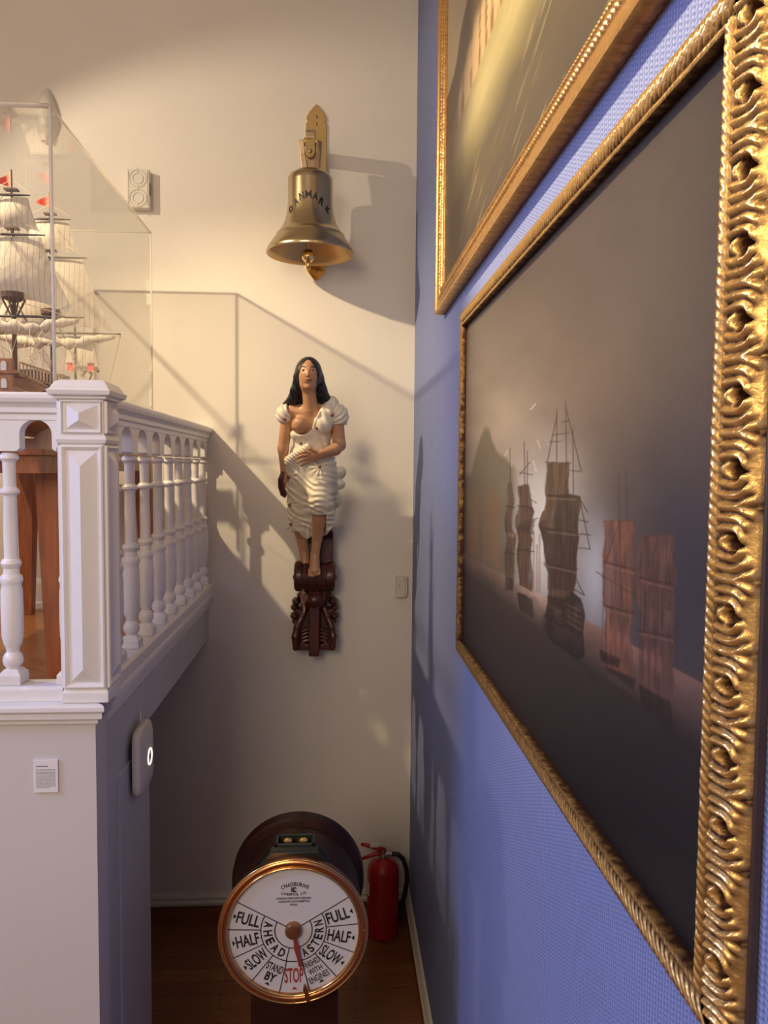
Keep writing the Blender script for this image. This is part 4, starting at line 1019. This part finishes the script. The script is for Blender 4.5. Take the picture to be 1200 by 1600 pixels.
MB().tube([tuple(F2W(np.array([[a, c, b.surf_w(a, c)+.2]]))[0]) for a, c in pts], [.6*fs, 1.1*fs, 1.2*fs, 1.1*fs, .6*fs], 6).build('lips', 'lipsm', body, smooth=True)
fsph('nipple', 'nipple', -27, 236, b.surf_w(-27, 236)-.2, 2.6, (1, .7, 1.2))
# object in the lowered hand
MB().tube([tuple(F2W(np.array([[a, c, w_]]))[0]) for a, c, w_ in ((-45, 168, 72), (-48, 156, 73), (-47, 146, 72), (-43, 134, 70), (-41, 129, 69))], [2.5*fs, 4*fs, 5*fs, 5.5*fs, 2*fs], 10).build('hand_prop', 'carved', fig, smooth=True)
# bracket
s = Field((-34, -138, 0), (50, 90, 78), 1.0)
cu = 6
s.add(s.box((-16, 15, 0), (32, 88, 30)), 0)
cyl = np.hypot(s.V+2, s.W-34)
s.add(np.maximum(cyl-24+.8*np.sin((s.U)*2*math.pi/7), np.abs(s.U-cu)-22), 2)
for sg_ in (-1, 1):
    uu = cu+sg_*26
    s.add(np.sqrt(np.maximum(np.abs(s.U-uu)-2.5, 0)**2+(np.hypot(s.V+1, (s.W-34))-20)**2)-4.8, 1.5)
    s.add(np.sqrt(np.maximum(np.abs(s.U-uu)-2.5, 0)**2+(np.hypot(s.V+3, (s.W-34)))**2)-7.5, 1)
    for (lu, lv, lr) in ((24, -34, 6), (30, -44, 8), (33, -54, 7), (26, -60, 9), (33, -68, 8), (31, -77, 7)):
        s.add(s.ell((cu+sg_*lu, lv, 20), (lr, lr*.8, 15)), 1.5)
    ch_ = [(15, -52, 30, 5), (20, -66, 34, 5), (28, -84, 38, 5.5), (31, -100, 40, 5.5), (30, -118, 40, 5)]
    for i in range(4): s.add(s.cap((cu+sg_*ch_[i][0], ch_[i][1], ch_[i][2]), (cu+sg_*ch_[i+1][0], ch_[i+1][1], ch_[i+1][2]), ch_[i][3], ch_[i+1][3]), 3)
    for i in range(4): s.add(s.cap((cu+sg_*10, -88-i*6, 37), (cu+sg_*20, -92-i*6, 36), 2.2, 3), 1)
s.add(s.ell((cu, -40, 26), (20, 18, 24)), 4)
s.add(np.maximum(np.abs(s.U-cu)-(15+.24*np.clip(-48-s.V, 0, 70)), np.maximum(s.W-30, np.maximum(-s.V-121, s.V+40))), 2)
s.add(s.box((cu-31, -122, 0), (cu+31, -112, 40)), 2)
s.add(s.box((cu-8.5, -131, 0), (cu+8.5, -46, 46)), 2)
s.add(np.maximum(np.abs(s.U-(24))-11+.5*np.sin(s.V*1.6), np.maximum(s.W-38, np.maximum(18-s.V, s.V-72))), 1)
s.F = np.maximum(s.F, 1.2-s.W)
bracket = fbuild('scroll_bracket', s, 'carved')
mb = MB(); q_ = lambda v, w, hw_: F2W(np.array([(-hw_, v, w-lean(v)), (hw_, v, w-lean(v)), (hw_, v+6, w+22-lean(v)), (-hw_, v+6, w+22-lean(v))], float))
mb.rings([q_(30, 4, 11), q_(100, 20, 11), q_(170, 62, 11), q_(225, 96, 9)]); mb.build('mounting_beam', 'carved', fig)
for pts in ([(-16, -14), (-12, -20), (-11, -30), (-5, -30), (-5, -36), (-3, -41), (-8, -43), (-11, -46), (-14, -42), (-17, -34), (-16, -25)], [(-13, -46), (-10, -48), (-9, -56), (-15, -70), (-19, -76), (-17, -68), (-13, -56)], [(3, -64), (6, -60), (8, -63), (4, -68), (2, -68)]):
    V0 = []
    for u_, v_ in pts: V0.append((u_, v_, s.surf_w(u_, v_)))
    wm = np.median([q[2] for q in V0])
    A = F2W(np.array([(q[0], q[1], max(q[2], wm-3)+.8) for q in V0])); B_ = F2W(np.array([(q[0], q[1], max(q[2], wm-3)-6) for q in V0])); n = len(A)
    MB().add(np.concatenate([A, B_]), [tuple(range(n)), tuple(range(n, 2*n))[::-1]]+[(i, (i+1) % n, (i+1) % n+n, i+n) for i in range(n)]).build('bare_patch', 'chip', bracket)

# ------------------------------------------------------------------ paintings
def srgb(c): c = np.asarray(c, float)/255; return np.where(c <= .04045, c/12.92, ((c+.055)/1.055)**2.4)
rng = np.random.default_rng(7)
def noise2(x, y, seed=0, oct_=4):
    """smooth value noise on arrays"""
    out = np.zeros_like(x); amp = 1.0
    for o_ in range(oct_):
        xi, yi = np.floor(x).astype(int), np.floor(y).astype(int); fx, fy = x-xi, y-yi
        fx = fx*fx*(3-2*fx); fy = fy*fy*(3-2*fy)
        def hsh(a, b_): return (np.sin(a*127.1+b_*311.7+seed*17.3+o_*5.1)*43758.5453) % 1.0
        out += amp*((hsh(xi, yi)*(1-fx)+hsh(xi+1, yi)*fx)*(1-fy)+(hsh(xi, yi+1)*(1-fx)+hsh(xi+1, yi+1)*fx)*fy-.5)
        x, y, amp = x*2.03, y*2.03, amp*.5
    return out
def inpoly(x, y, poly):
    c = np.zeros(x.shape, bool); n = len(poly)
    for i in range(n):
        (xa, ya), (xb, yb) = poly[i], poly[(i+1) % n]
        if ya == yb: continue
        m_ = ((ya > y) != (yb > y)) & (x < (xb-xa)*(y-ya)/(yb-ya)+xa); c ^= m_
    return c
def segd(x, y, a, b_):
    d_ = np.array(b_, float)-a; t = np.clip(((x-a[0])*d_[0]+(y-a[1])*d_[1])/(d_@d_), 0, 1); return np.hypot(x-a[0]-t*d_[0], y-a[1]-t*d_[1])
def blend(Cc, col, a): a = np.clip(a, 0, 1)[..., None]; return Cc*(1-a)+srgb(col)*a

def frame_mesh(y0, y1, z0, z1, w, prof, orn, canvas_h, nacross, step_f, lip=True):
    """picture frame: inner opening y0..y1, z0..z1; every side its own mitred strip, relief height from prof(s)+orn(side, along, s)"""
    mb = MB(); rel = []
    S_ = np.linspace(0, 1, nacross)
    for side, (a0, a1) in enumerate(((y0, y1), (z0, z1), (y0, y1), (z0, z1))):
        L_ = a1-a0
        tt = [0.0]; pos = a0-w
        # finer steps where the frame is near the camera (small y)
        while tt[-1] < 1:
            yy = (y0 if side == 1 else y1 if side == 3 else a0+L_*tt[-1]); tt.append(tt[-1]+step_f(yy)/L_)
        tt = np.array(tt); tt /= tt[-1]
        T, SS = np.meshgrid(tt, S_, indexing='ij')
        al = (a0-w*SS)+T*(L_+2*w*SS)
        hgt, r_ = orn(side, al, SS*w, a0, a1)
        hgt = prof(SS)+hgt
        if side == 0: Y, Z = al, z0-w*SS
        elif side == 2: Y, Z = al, z1+w*SS
        elif side == 1: Y, Z = y0-w*SS, al
        else: Y, Z = y1+w*SS, al
        G = np.stack([WX-hgt, Y, Z], -1)
        lo = G[:, :1].copy(); lo[..., 0] = WX-canvas_h+.001; hi = G[:, -1:].copy(); hi[..., 0] = WX-.0005
        G = np.concatenate([lo, G, hi], 1); r2 = np.concatenate([np.zeros((len(tt), 1)), r_, np.zeros((len(tt), 1))], 1)
        mb.grid(G); rel.append(r2.ravel())
    return mb, np.concatenate(rel)

def orn_scroll(side, al, sm, a0, a1):
    """running scrolled shells with a pierced eye, cabled inner edge"""
    L_ = .0705; w = W1
    s_ = sm/w
    ph = (al-a0)/L_; cell = np.floor(ph)+.5; du = (ph-cell)*L_
    eye_s = .66*w; dv = sm-eye_s
    r = np.hypot(du, dv*1.0); th = np.arctan2(dv, du)
    rr = np.hypot(du, np.where(dv < 0, dv*.42, dv*1.2))
    arcs = -np.cos((rr+.001)*2*math.pi/.0102+.45*np.sin(th))
    band = np.clip((s_-.26)/.06, 0, 1)*np.clip((.97-s_+.07*np.cos(ph*2*math.pi))/.05, 0, 1)
    eye = np.clip(1-r/.0105, 0, 1)
    chan = np.clip(1-np.abs(du+.5*dv-.004)/.0035, 0, 1)*(dv > 0.0)
    h_ = band*(.0038+.0026*arcs)-.017*np.minimum(1, eye*2.0)-.008*chan*band
    rel = .5+.42*arcs*band
    rel = np.where(s_ < .26, .55, rel); rel = rel*(1-np.minimum(1, eye*3.5))*(1-.85*chan*band)  # eye and channel tinted dark: the shade of the hole put into colour
    # cabled bead along the sight edge
    bead = np.clip(1-np.abs(s_-.10)/.09, 0, 1)**.5
    cab = .5+.5*np.sin((al*1.0+sm*1.2)*2*math.pi/.0105)
    h_ = h_+bead*(.0022+.0022*cab); rel = np.where(s_ < .2, .25+.75*cab*bead, rel)
    groove = np.clip(1-np.abs(s_-.215)/.03, 0, 1); h_ = h_-.003*groove; rel = rel*(1-.9*groove)
    if side != 1:
        # laurel moulding on the other three sides
        dome = np.sqrt(np.clip(1-((s_-.62)/.38)**2, 0, 1)); chev = np.cos((al-np.abs(sm-.62*w)*.9)*2*math.pi/.0125)
        h_ = .007*dome+.0016*chev*dome; rel = (.35+.45*chev)*dome+.15
        h_ = h_+np.where(s_ < .2, bead*(.0015+.0018*cab), 0); rel = np.where(s_ < .2, .2+.6*cab*bead, rel)
    nn = noise2(al*140, sm*140+side*9, 3, 2); h_ = h_+.0010*nn
    return h_, np.clip(rel+.15*nn, 0, 1)
W1 = .055
def frame_prof1(s_): return .036-.016*s_-.006*np.clip((s_-.90)/.10, 0, 1)+.002*np.sin(np.clip((s_-.25)/.75, 0, 1)*math.pi)

# lower painting
xf = WX-.036
yN = P(1088, 1400, 'x', xf).y; yFf = P(716, 900, 'x', xf).y
zB = P(900, 728+(1003-728)/(717-525)*(900-525), 'x', xf).z; zT = P(900, 728-(728-503)/(727-525)*(900-525), 'x', xf).z
pic = thing('framed_painting', 'large dark marine painting in carved gilt frame, lower and nearer one on the blue wall', 'painting', (WX, (yN+yFf)/2, zB-W1))
CH = .020
stepf = lambda y: .0016*max(1, y/.8)*1.15
mb, rel = frame_mesh(yN, yFf, zB, zT, W1, frame_prof1, orn_scroll, CH, 44, stepf)
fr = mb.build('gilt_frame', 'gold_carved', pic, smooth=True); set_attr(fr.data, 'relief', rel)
# dark backing edge of the frame
m_ = MB()
w9 = W1+.003
for (ya, yb, za, zb) in ((yN-w9, yN-W1+.004, zB-w9, zT+w9), (yFf+W1-.004, yFf+w9, zB-w9, zT+w9), (yN-w9, yFf+w9, zB-w9, zB-W1+.004), (yN-w9, yFf+w9, zT+W1-.004, zT+w9)):
    m_.box((WX-.011, ya, za), (WX-.0003, yb, zb))
m_.build('frame_back', 'darkwood', pic, bevel=.002)

def canvas(parent, xw, ya, yb, za, zb, nc, nr, paint, m):
    pxs = np.linspace(525+xw*1200/ya, 525+xw*1200/yb, nc)
    Y = xw*1200/(pxs-525); Z = np.linspace(zb, za, nr); YY, ZZ = np.meshgrid(Y, Z, indexing='ij')
    G = np.stack([np.full(YY.shape, xw), YY, ZZ], -1); mb = MB().grid(G); o = mb.build('canvas', m, parent, smooth=True)
    x, y = project(np.full(YY.shape, xw), YY, ZZ)
    set_attr(o.data, 'paint', np.clip(paint(x, y, YY, ZZ), 0, 1).reshape(-1, 3)); return o

def paint_low(x, y, YY, ZZ):
    n1 = noise2(x/60, y/60, 1); n2 = noise2(x/14, y/22, 2); n3 = noise2(YY*30, ZZ*90, 4)
    t = np.clip((x-720)/400, 0, 1)
    Cc = srgb((94, 82, 76))*np.ones(x.shape+(3,))
    Cc = blend(Cc, (70, 62, 60), np.clip((520-y)/520, 0, 1)*.9*t+.2*t)
    Cc = blend(Cc, (62, 60, 72), np.exp(-((x-1060)/90)**2-((y-880)/210)**2)*1.1)
    Cc = blend(Cc, (172, 156, 138), np.exp(-((x-800)/85)**2-((y-690)/130)**2)*.75*(1+.5*n1))
    Cc = blend(Cc, (205, 205, 208), np.exp(-((x-845)/55)**2-((y-830)/120)**2)*.95*(1+.3*n1))
    Cc = blend(Cc, (176, 182, 198), np.exp(-((x-930)/26)**2-((y-900)/80)**2)*.8)
    Cc = blend(Cc, (116, 98, 88), np.exp(-((x-900)/110)**2-((y-600)/70)**2)*.5)
    Cc *= (1+.10*n1+.06*n2)[..., None]
    # wooded cliff on the far left
    cl_ = 745-75*np.exp(-((x-757)/16)**2)-35*np.exp(-((x-785)/22)**2)+10*noise2(x/7, y*0, 9)
    hz = 865+(x-728)*.545                      # waterline drawn on the canvas
    Cc = blend(Cc, (84, 76, 58), np.clip((y-cl_)/10, 0, 1)*np.clip((812-x)/14, 0, 1)*.75)
    for px in (732, 738, 745, 758, 766, 772, 777): Cc = blend(Cc, (126, 92, 62), (np.exp(-((x-px)/2.4)**2)*np.clip((y-755)/30, 0, 1)*np.clip((hz-y)/8, 0, 1))*.7)
    # water
    wt = np.clip((y-hz)/3, 0, 1)
    dist = (y-hz)
    W_ = srgb((116, 92, 82))*np.ones(x.shape+(3,))
    W_ = blend(W_, (205, 180, 165), np.exp(-((x-855)/50)**2)*np.exp(-dist/22)*.8)
    W_ = blend(W_, (150, 112, 100), np.clip((x-900)/120, 0, 1)*np.exp(-(dist/60)**2)*.7)
    W_ = blend(W_, (42, 38, 40), np.clip(dist/(30+.22*(x-720)), 0, 1)*.92)
    W_ = blend(W_, (22, 22, 26), np.clip((dist-60)/220, 0, 1))
    W_ *= (1+.35*n3*np.exp(-dist/160))[..., None]
    Cc = Cc*(1-wt[..., None])+W_*wt[..., None]
    dark = (66, 52, 46)
    n4 = noise2(x/2.6, y/46, 31, 3); n5 = noise2(x/9, y/30, 33, 3); base = Cc
    def soft(p):
        q = inpoly(x+3.0*n5+1.2*np.sin(y*.11), y+3.5*n5, p).astype(float)
        for ax in (0, 1): q = (np.roll(q, 1, ax)+2*q+np.roll(q, -1, ax))/4
        return q
    def poly(p, col, a=1.0):
        nonlocal Cc
        m_ = soft(p)[..., None]*np.clip(a*(1+.35*n5), 0, 1)[..., None]
        cc = srgb(col)*(1+.75*n4+.45*n5)[..., None]
        Cc = Cc*(1-m_)+np.clip(cc, 0, 1)*m_
    def line(a, b_, w, col, al=1.0):
        nonlocal Cc
        sel = (x > min(a[0], b_[0])-6) & (x < max(a[0], b_[0])+6)
        q = np.zeros_like(x); q[sel] = np.clip(w-segd(x[sel], y[sel], a, b_)+.4, 0, 1); Cc = blend(Cc, col, q*al*.85)
    # reflections under the hulls
    poly([(787, 900), (803, 905), (803, 925), (790, 920)], (36, 30, 30), .8)
    poly([(810, 925), (832, 935), (832, 965), (812, 955)], (36, 28, 28), .8); poly([(850, 960), (912, 990), (914, 1025), (905, 1035), (858, 1000)], (28, 24, 25), .8)
    poly([(940, 1020), (992, 1060), (990, 1080), (946, 1045)], (40, 32, 32), .7); poly([(998, 1070), (1050, 1098), (1050, 1150), (1004, 1100)], (40, 30, 30), .75)
    # small ships
    poly([(793, 753), (801, 753), (802, 830), (806, 835), (803, 905), (788, 900), (789, 832)], (78, 62, 52)); poly([(786, 830), (806, 836), (803, 842), (790, 836)], (120, 95, 80), .6)
    line((797, 700), (797, 756), .8, dark)
    poly([(809, 760), (827, 757), (830, 790), (836, 800), (830, 830), (831, 890), (833, 925), (812, 915), (806, 820)], (80, 60, 50)); poly([(806, 822), (838, 812), (832, 836), (808, 830)], (60, 46, 42), .7)
    for l in (((819, 690), (820, 760)), ((824, 705), (824, 760)), ((812, 742), (828, 722)), ((812, 738), (832, 742)), ((828, 780), (838, 786)), ((828, 812), (840, 810))): line(*l, .9, dark)
    # far hazy ship
    for px in (834, 839, 843): line((px, 852-abs(px-839)*4), (px, 925), 1.6, (140, 110, 92), .7)
    # main ship
    poly([(855, 722), (889, 722), (890, 772), (905, 776), (903, 850), (898, 930), (893, 960), (858, 945), (850, 860), (843, 822), (852, 790)], (76, 58, 48))
    poly([(852, 722), (888, 722), (884, 772), (850, 815), (846, 818), (853, 780)], (92, 72, 56), .9); poly([(868, 772), (906, 774), (903, 832), (862, 826)], (66, 52, 44), .9)
    poly([(843, 820), (904, 838), (898, 925), (862, 920)], (60, 44, 38), .9)
    poly([(884, 935), (895, 924), (908, 935), (914, 965), (912, 994), (872, 978), (850, 962), (856, 930)], (46, 34, 31)); 
    for i in range(4): line((884+i, 944+i*9), (908, 955+i*10), .9, (105, 78, 66), .8)
    for l in (((870, 640), (870, 724)), ((884, 628), (885, 730)), ((895, 670), (896, 775)), ((859, 690), (876, 690)), ((864, 680), (889, 676)), ((878, 660), (890, 656)), ((892, 735), (908, 737)), ((852, 722), (892, 724)),
              ((843, 822), (862, 828)), ((903, 812), (919, 816)), ((903, 834), (923, 836)), ((903, 856), (922, 858)), ((904, 776), (918, 800)), ((906, 780), (922, 858)), ((900, 905), (913, 930)), ((896, 920), (913, 930)), ((870, 650), (855, 722)), ((885, 640), (908, 735)), ((850, 880), (862, 900))): line(*l, 1.0, dark)
    for (ya, yb) in ((774, 776), (826, 832), (880, 890)):
        line((854, ya), (902, yb), 1.3, (44, 34, 30)); line((856, ya+5), (900, yb+5), 1.2, (132, 112, 96), .5)
    for (xa, xb, yy) in ((790, 804, 790), (808, 832, 790), (808, 834, 858), (789, 805, 862)): line((xa, yy), (xb, yy+4), 1.0, (44, 34, 30))
    # two larger ships fading into smoke on the right
    poly([(946, 815), (991, 813), (990, 900), (985, 1000), (992, 1060), (944, 1040), (946, 960), (940, 905)], (112, 74, 62), .85)
    poly([(1000, 838), (1052, 834), (1056, 900), (1052, 1010), (1052, 1096), (1000, 1070), (1003, 960), (990, 930)], (96, 68, 62), .85)
    for l in (((966, 740), (968, 815)), ((978, 735), (980, 815)), ((943, 815), (994, 813)), ((962, 778), (984, 776)), ((931, 893), (1040, 960)), ((946, 880), (966, 820)), ((1022, 778), (1024, 838)), ((998, 838), (1056, 834)), ((1014, 800), (1036, 798)), ((1012, 930), (1024, 850)), ((940, 940), (965, 960)), ((1040, 870), (1062, 960)), ((1016, 940), (1060, 958))): line(*l, 1.1, (74, 54, 50), .85)
    for (xa, xb, ya) in ((944, 992, 878), (942, 990, 946), (998, 1054, 902), (996, 1054, 984)):
        line((xa, ya), (xb, ya+12), 1.4, (58, 42, 38), .9); line((xa+3, ya+6), (xb-3, ya+18), 1.6, (150, 108, 92), .45)
    for (xa, ya, xb, yb) in ((948, 820, 940, 1010), (968, 815, 972, 1040), (1004, 842, 998, 1060), (1026, 838, 1030, 1080), (1050, 850, 1060, 1040)): line((xa, ya), (xb, yb), .8, (60, 44, 40), .7)
    for (px, py) in ((953, 990), (966, 996), (978, 1000), (1008, 1024), (1020, 1030), (1030, 1038)):
        Cc = blend(Cc, (150, 98, 92), np.exp(-((x-px)/3.4)**2-((y-py-10*n1)/14)**2)*.75)
    poly([(936, 1015), (970, 1030), (968, 1045), (940, 1032)], (44, 30, 28), .85)
    for i in range(7): line((848+i*3, 965-rng.uniform(0, 6)), (848+i*3, 985), .9, (30, 24, 24))
    for i in range(9): line((748+i*3, 895+i*2-rng.uniform(0, 6)), (748+i*3, 915+i*2), .9, (34, 28, 28), .8)
    for l in (((829, 640), (837, 631)), ((840, 688), (844, 700)), ((833, 720), (838, 737)), ((789, 712), (793, 704))): line(*l, .8, (215, 205, 190))
    return Cc*.60
M['canvas_low'] = attr_mat('dark_oil_paint', rough=.42, bump=.25)
M['canvas_up'] = attr_mat('pale_oil_paint', rough=.40, bump=.25)
canvas(pic, WX-CH, yN-.004, yFf+.004, zB-.004, zT+.004, 420, 640, paint_low, M['canvas_low'])
pic['_x'] = 0

# upper painting
W2 = .080; UH = .0395
yF2 = P(695, 300, 'x', WX-.018).y; yN2 = .62; zb_in = E+.640
zb_in = P(900, 728-(728-448)/(691-525)*(900-525), 'x', WX-.018).z
z_out = P(900, 728-(728-485)/(683-525)*(900-525), 'x', WX-UH).z; W2 = zb_in-z_out
zt_in = zb_in+1.32
up = thing('framed_painting', 'pale painting of cliffs and green sea in beaded gilt frame, upper on blue wall', 'painting', (WX, (yF2+yN2)/2, z_out))
def prof2(s_): return np.interp(s_, [0, .10, .16, .30, .42, .50, .80, .90, 1.0], [.018, .020, .026, .024, .029, .027, .031, UH, UH-.001])
def orn_bead(side, al, sm, a0, a1):
    s_ = sm/W2
    o1 = np.clip(1-np.abs(s_-.14)/.08, 0, 1); b1 = np.abs(np.sin(al*math.pi/.011))
    o2 = np.clip(1-np.abs(s_-.42)/.09, 0, 1); b2 = np.abs(np.sin(al*math.pi/.0145))
    h_ = np.sqrt(o1)*b1*.0045+np.sqrt(o2)*b2*.0065
    rel = .62+0*s_; rel = np.where(o1 > 0, .15+.9*b1*o1, rel); rel = np.where(o2 > 0, .2+1.0*b2*o2, rel)
    g = np.clip(1-np.abs(s_-.31)/.03, 0, 1); rel = rel*(1-.8*g)
    nn = noise2(al*90, sm*120+side*5, 8, 2)
    return h_+.0004*nn, np.clip(rel+.25*nn, 0, 1)
mb, rel = frame_mesh(yN2, yF2, zb_in, zt_in, W2, prof2, orn_bead, .014, 40, lambda y: .0021*max(1, y/1.0))
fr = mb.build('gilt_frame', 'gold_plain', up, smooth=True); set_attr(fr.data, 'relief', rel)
def paint_up(x, y, YY, ZZ):
    # coordinates in the picture: along (Y, far = left) and up
    n1 = noise2(x/40, y/60, 11); n2 = noise2(YY*26, ZZ*4+YY*0, 12); n3 = noise2(YY*3, ZZ*70, 13); st = noise2(YY*5+ZZ*2.0, ZZ*60+YY*18, 15)
    k = (x-525)/(728-y)                          # ratio: constant along a level line
    s_ = (ZZ-zb_in)/1.32                          # height in the picture
    Cc = srgb((206, 184, 140))*np.ones(x.shape+(3,))
    Cc = blend(Cc, (232, 206, 170), np.clip((s_-.62)/.3, 0, 1)); Cc = blend(Cc, (214, 200, 178), np.clip((s_-.8)/.2, 0, 1))
    # headland
    ridge = .61+.10*noise2(YY*2.2, ZZ*0+1, 21)-.11*(YY-1.7)
    hl = np.clip((ridge-s_)/.015, 0, 1)*np.clip((s_-(ridge-.16-.03*n1))/.05, 0, 1)
    Cc = blend(Cc, (112, 96, 78), hl*.95)
    # pale cliffs
    sea = .345
    pc = np.clip((ridge-.13-s_)/.05, 0, 1)*(s_ > sea)
    Cc = blend(Cc, (226, 190, 140), pc*.95); Cc = blend(Cc, (150, 110, 70), pc*np.clip(n2*2.4, 0, 1)*.8)
    # shipping along the shore
    for i in range(16):
        yy = .85+i*.115+.03*math.sin(i*5.1); hh = .05+.035*abs(math.sin(i*2.3))
        m1 = np.exp(-((YY-yy)/.006)**2)*(s_ > sea)*(s_ < sea+hh*2.2); Cc = blend(Cc, (120, 88, 52), m1*.75)
        m2 = np.exp(-((YY-yy)/.020)**2)*(s_ > sea)*(s_ < sea+hh*.5); Cc = blend(Cc, (128, 92, 58), m2*.7)
        for q in (.9, 1.3, 1.7): Cc = blend(Cc, (140, 104, 64), (np.abs(YY-yy) < .022)*(np.abs(s_-sea-hh*q) < .0035)*.7)
    # sea: sunlit band then darker swell
    wt = s_ < sea
    W_ = srgb((178, 166, 112))*np.ones(x.shape+(3,))
    W_ = blend(W_, (206, 192, 140), np.exp(-((s_-sea+.06)/.05)**2)*.7)
    W_ = blend(W_, (104, 92, 72), np.clip((sea-.09-s_+.02*n1)/.10, 0, 1)); W_ = blend(W_, (84, 74, 64), np.clip((.10-s_)/.12, 0, 1))
    W_ = blend(W_, (176, 160, 116), np.clip(st*3-.7, 0, 1)*.55)
    Cc = np.where(wt[..., None], W_, Cc)
    dk = np.clip((YY-2.45)/.25, 0, 1)
    Cc = blend(Cc, (100, 84, 66), dk*(s_ < .5)*.85)
    Cc *= (1+.08*n1+.06*n3)[..., None]
    return Cc*.62
canvas(up, WX-.014, yN2-.006, yF2+.006, zb_in-.006, zt_in+.006, 420, 560, paint_up, M['canvas_up'])
for o in bpy.data.objects:
    for k_ in ('_loc', '_x'):
        if k_ in o: del o[k_]
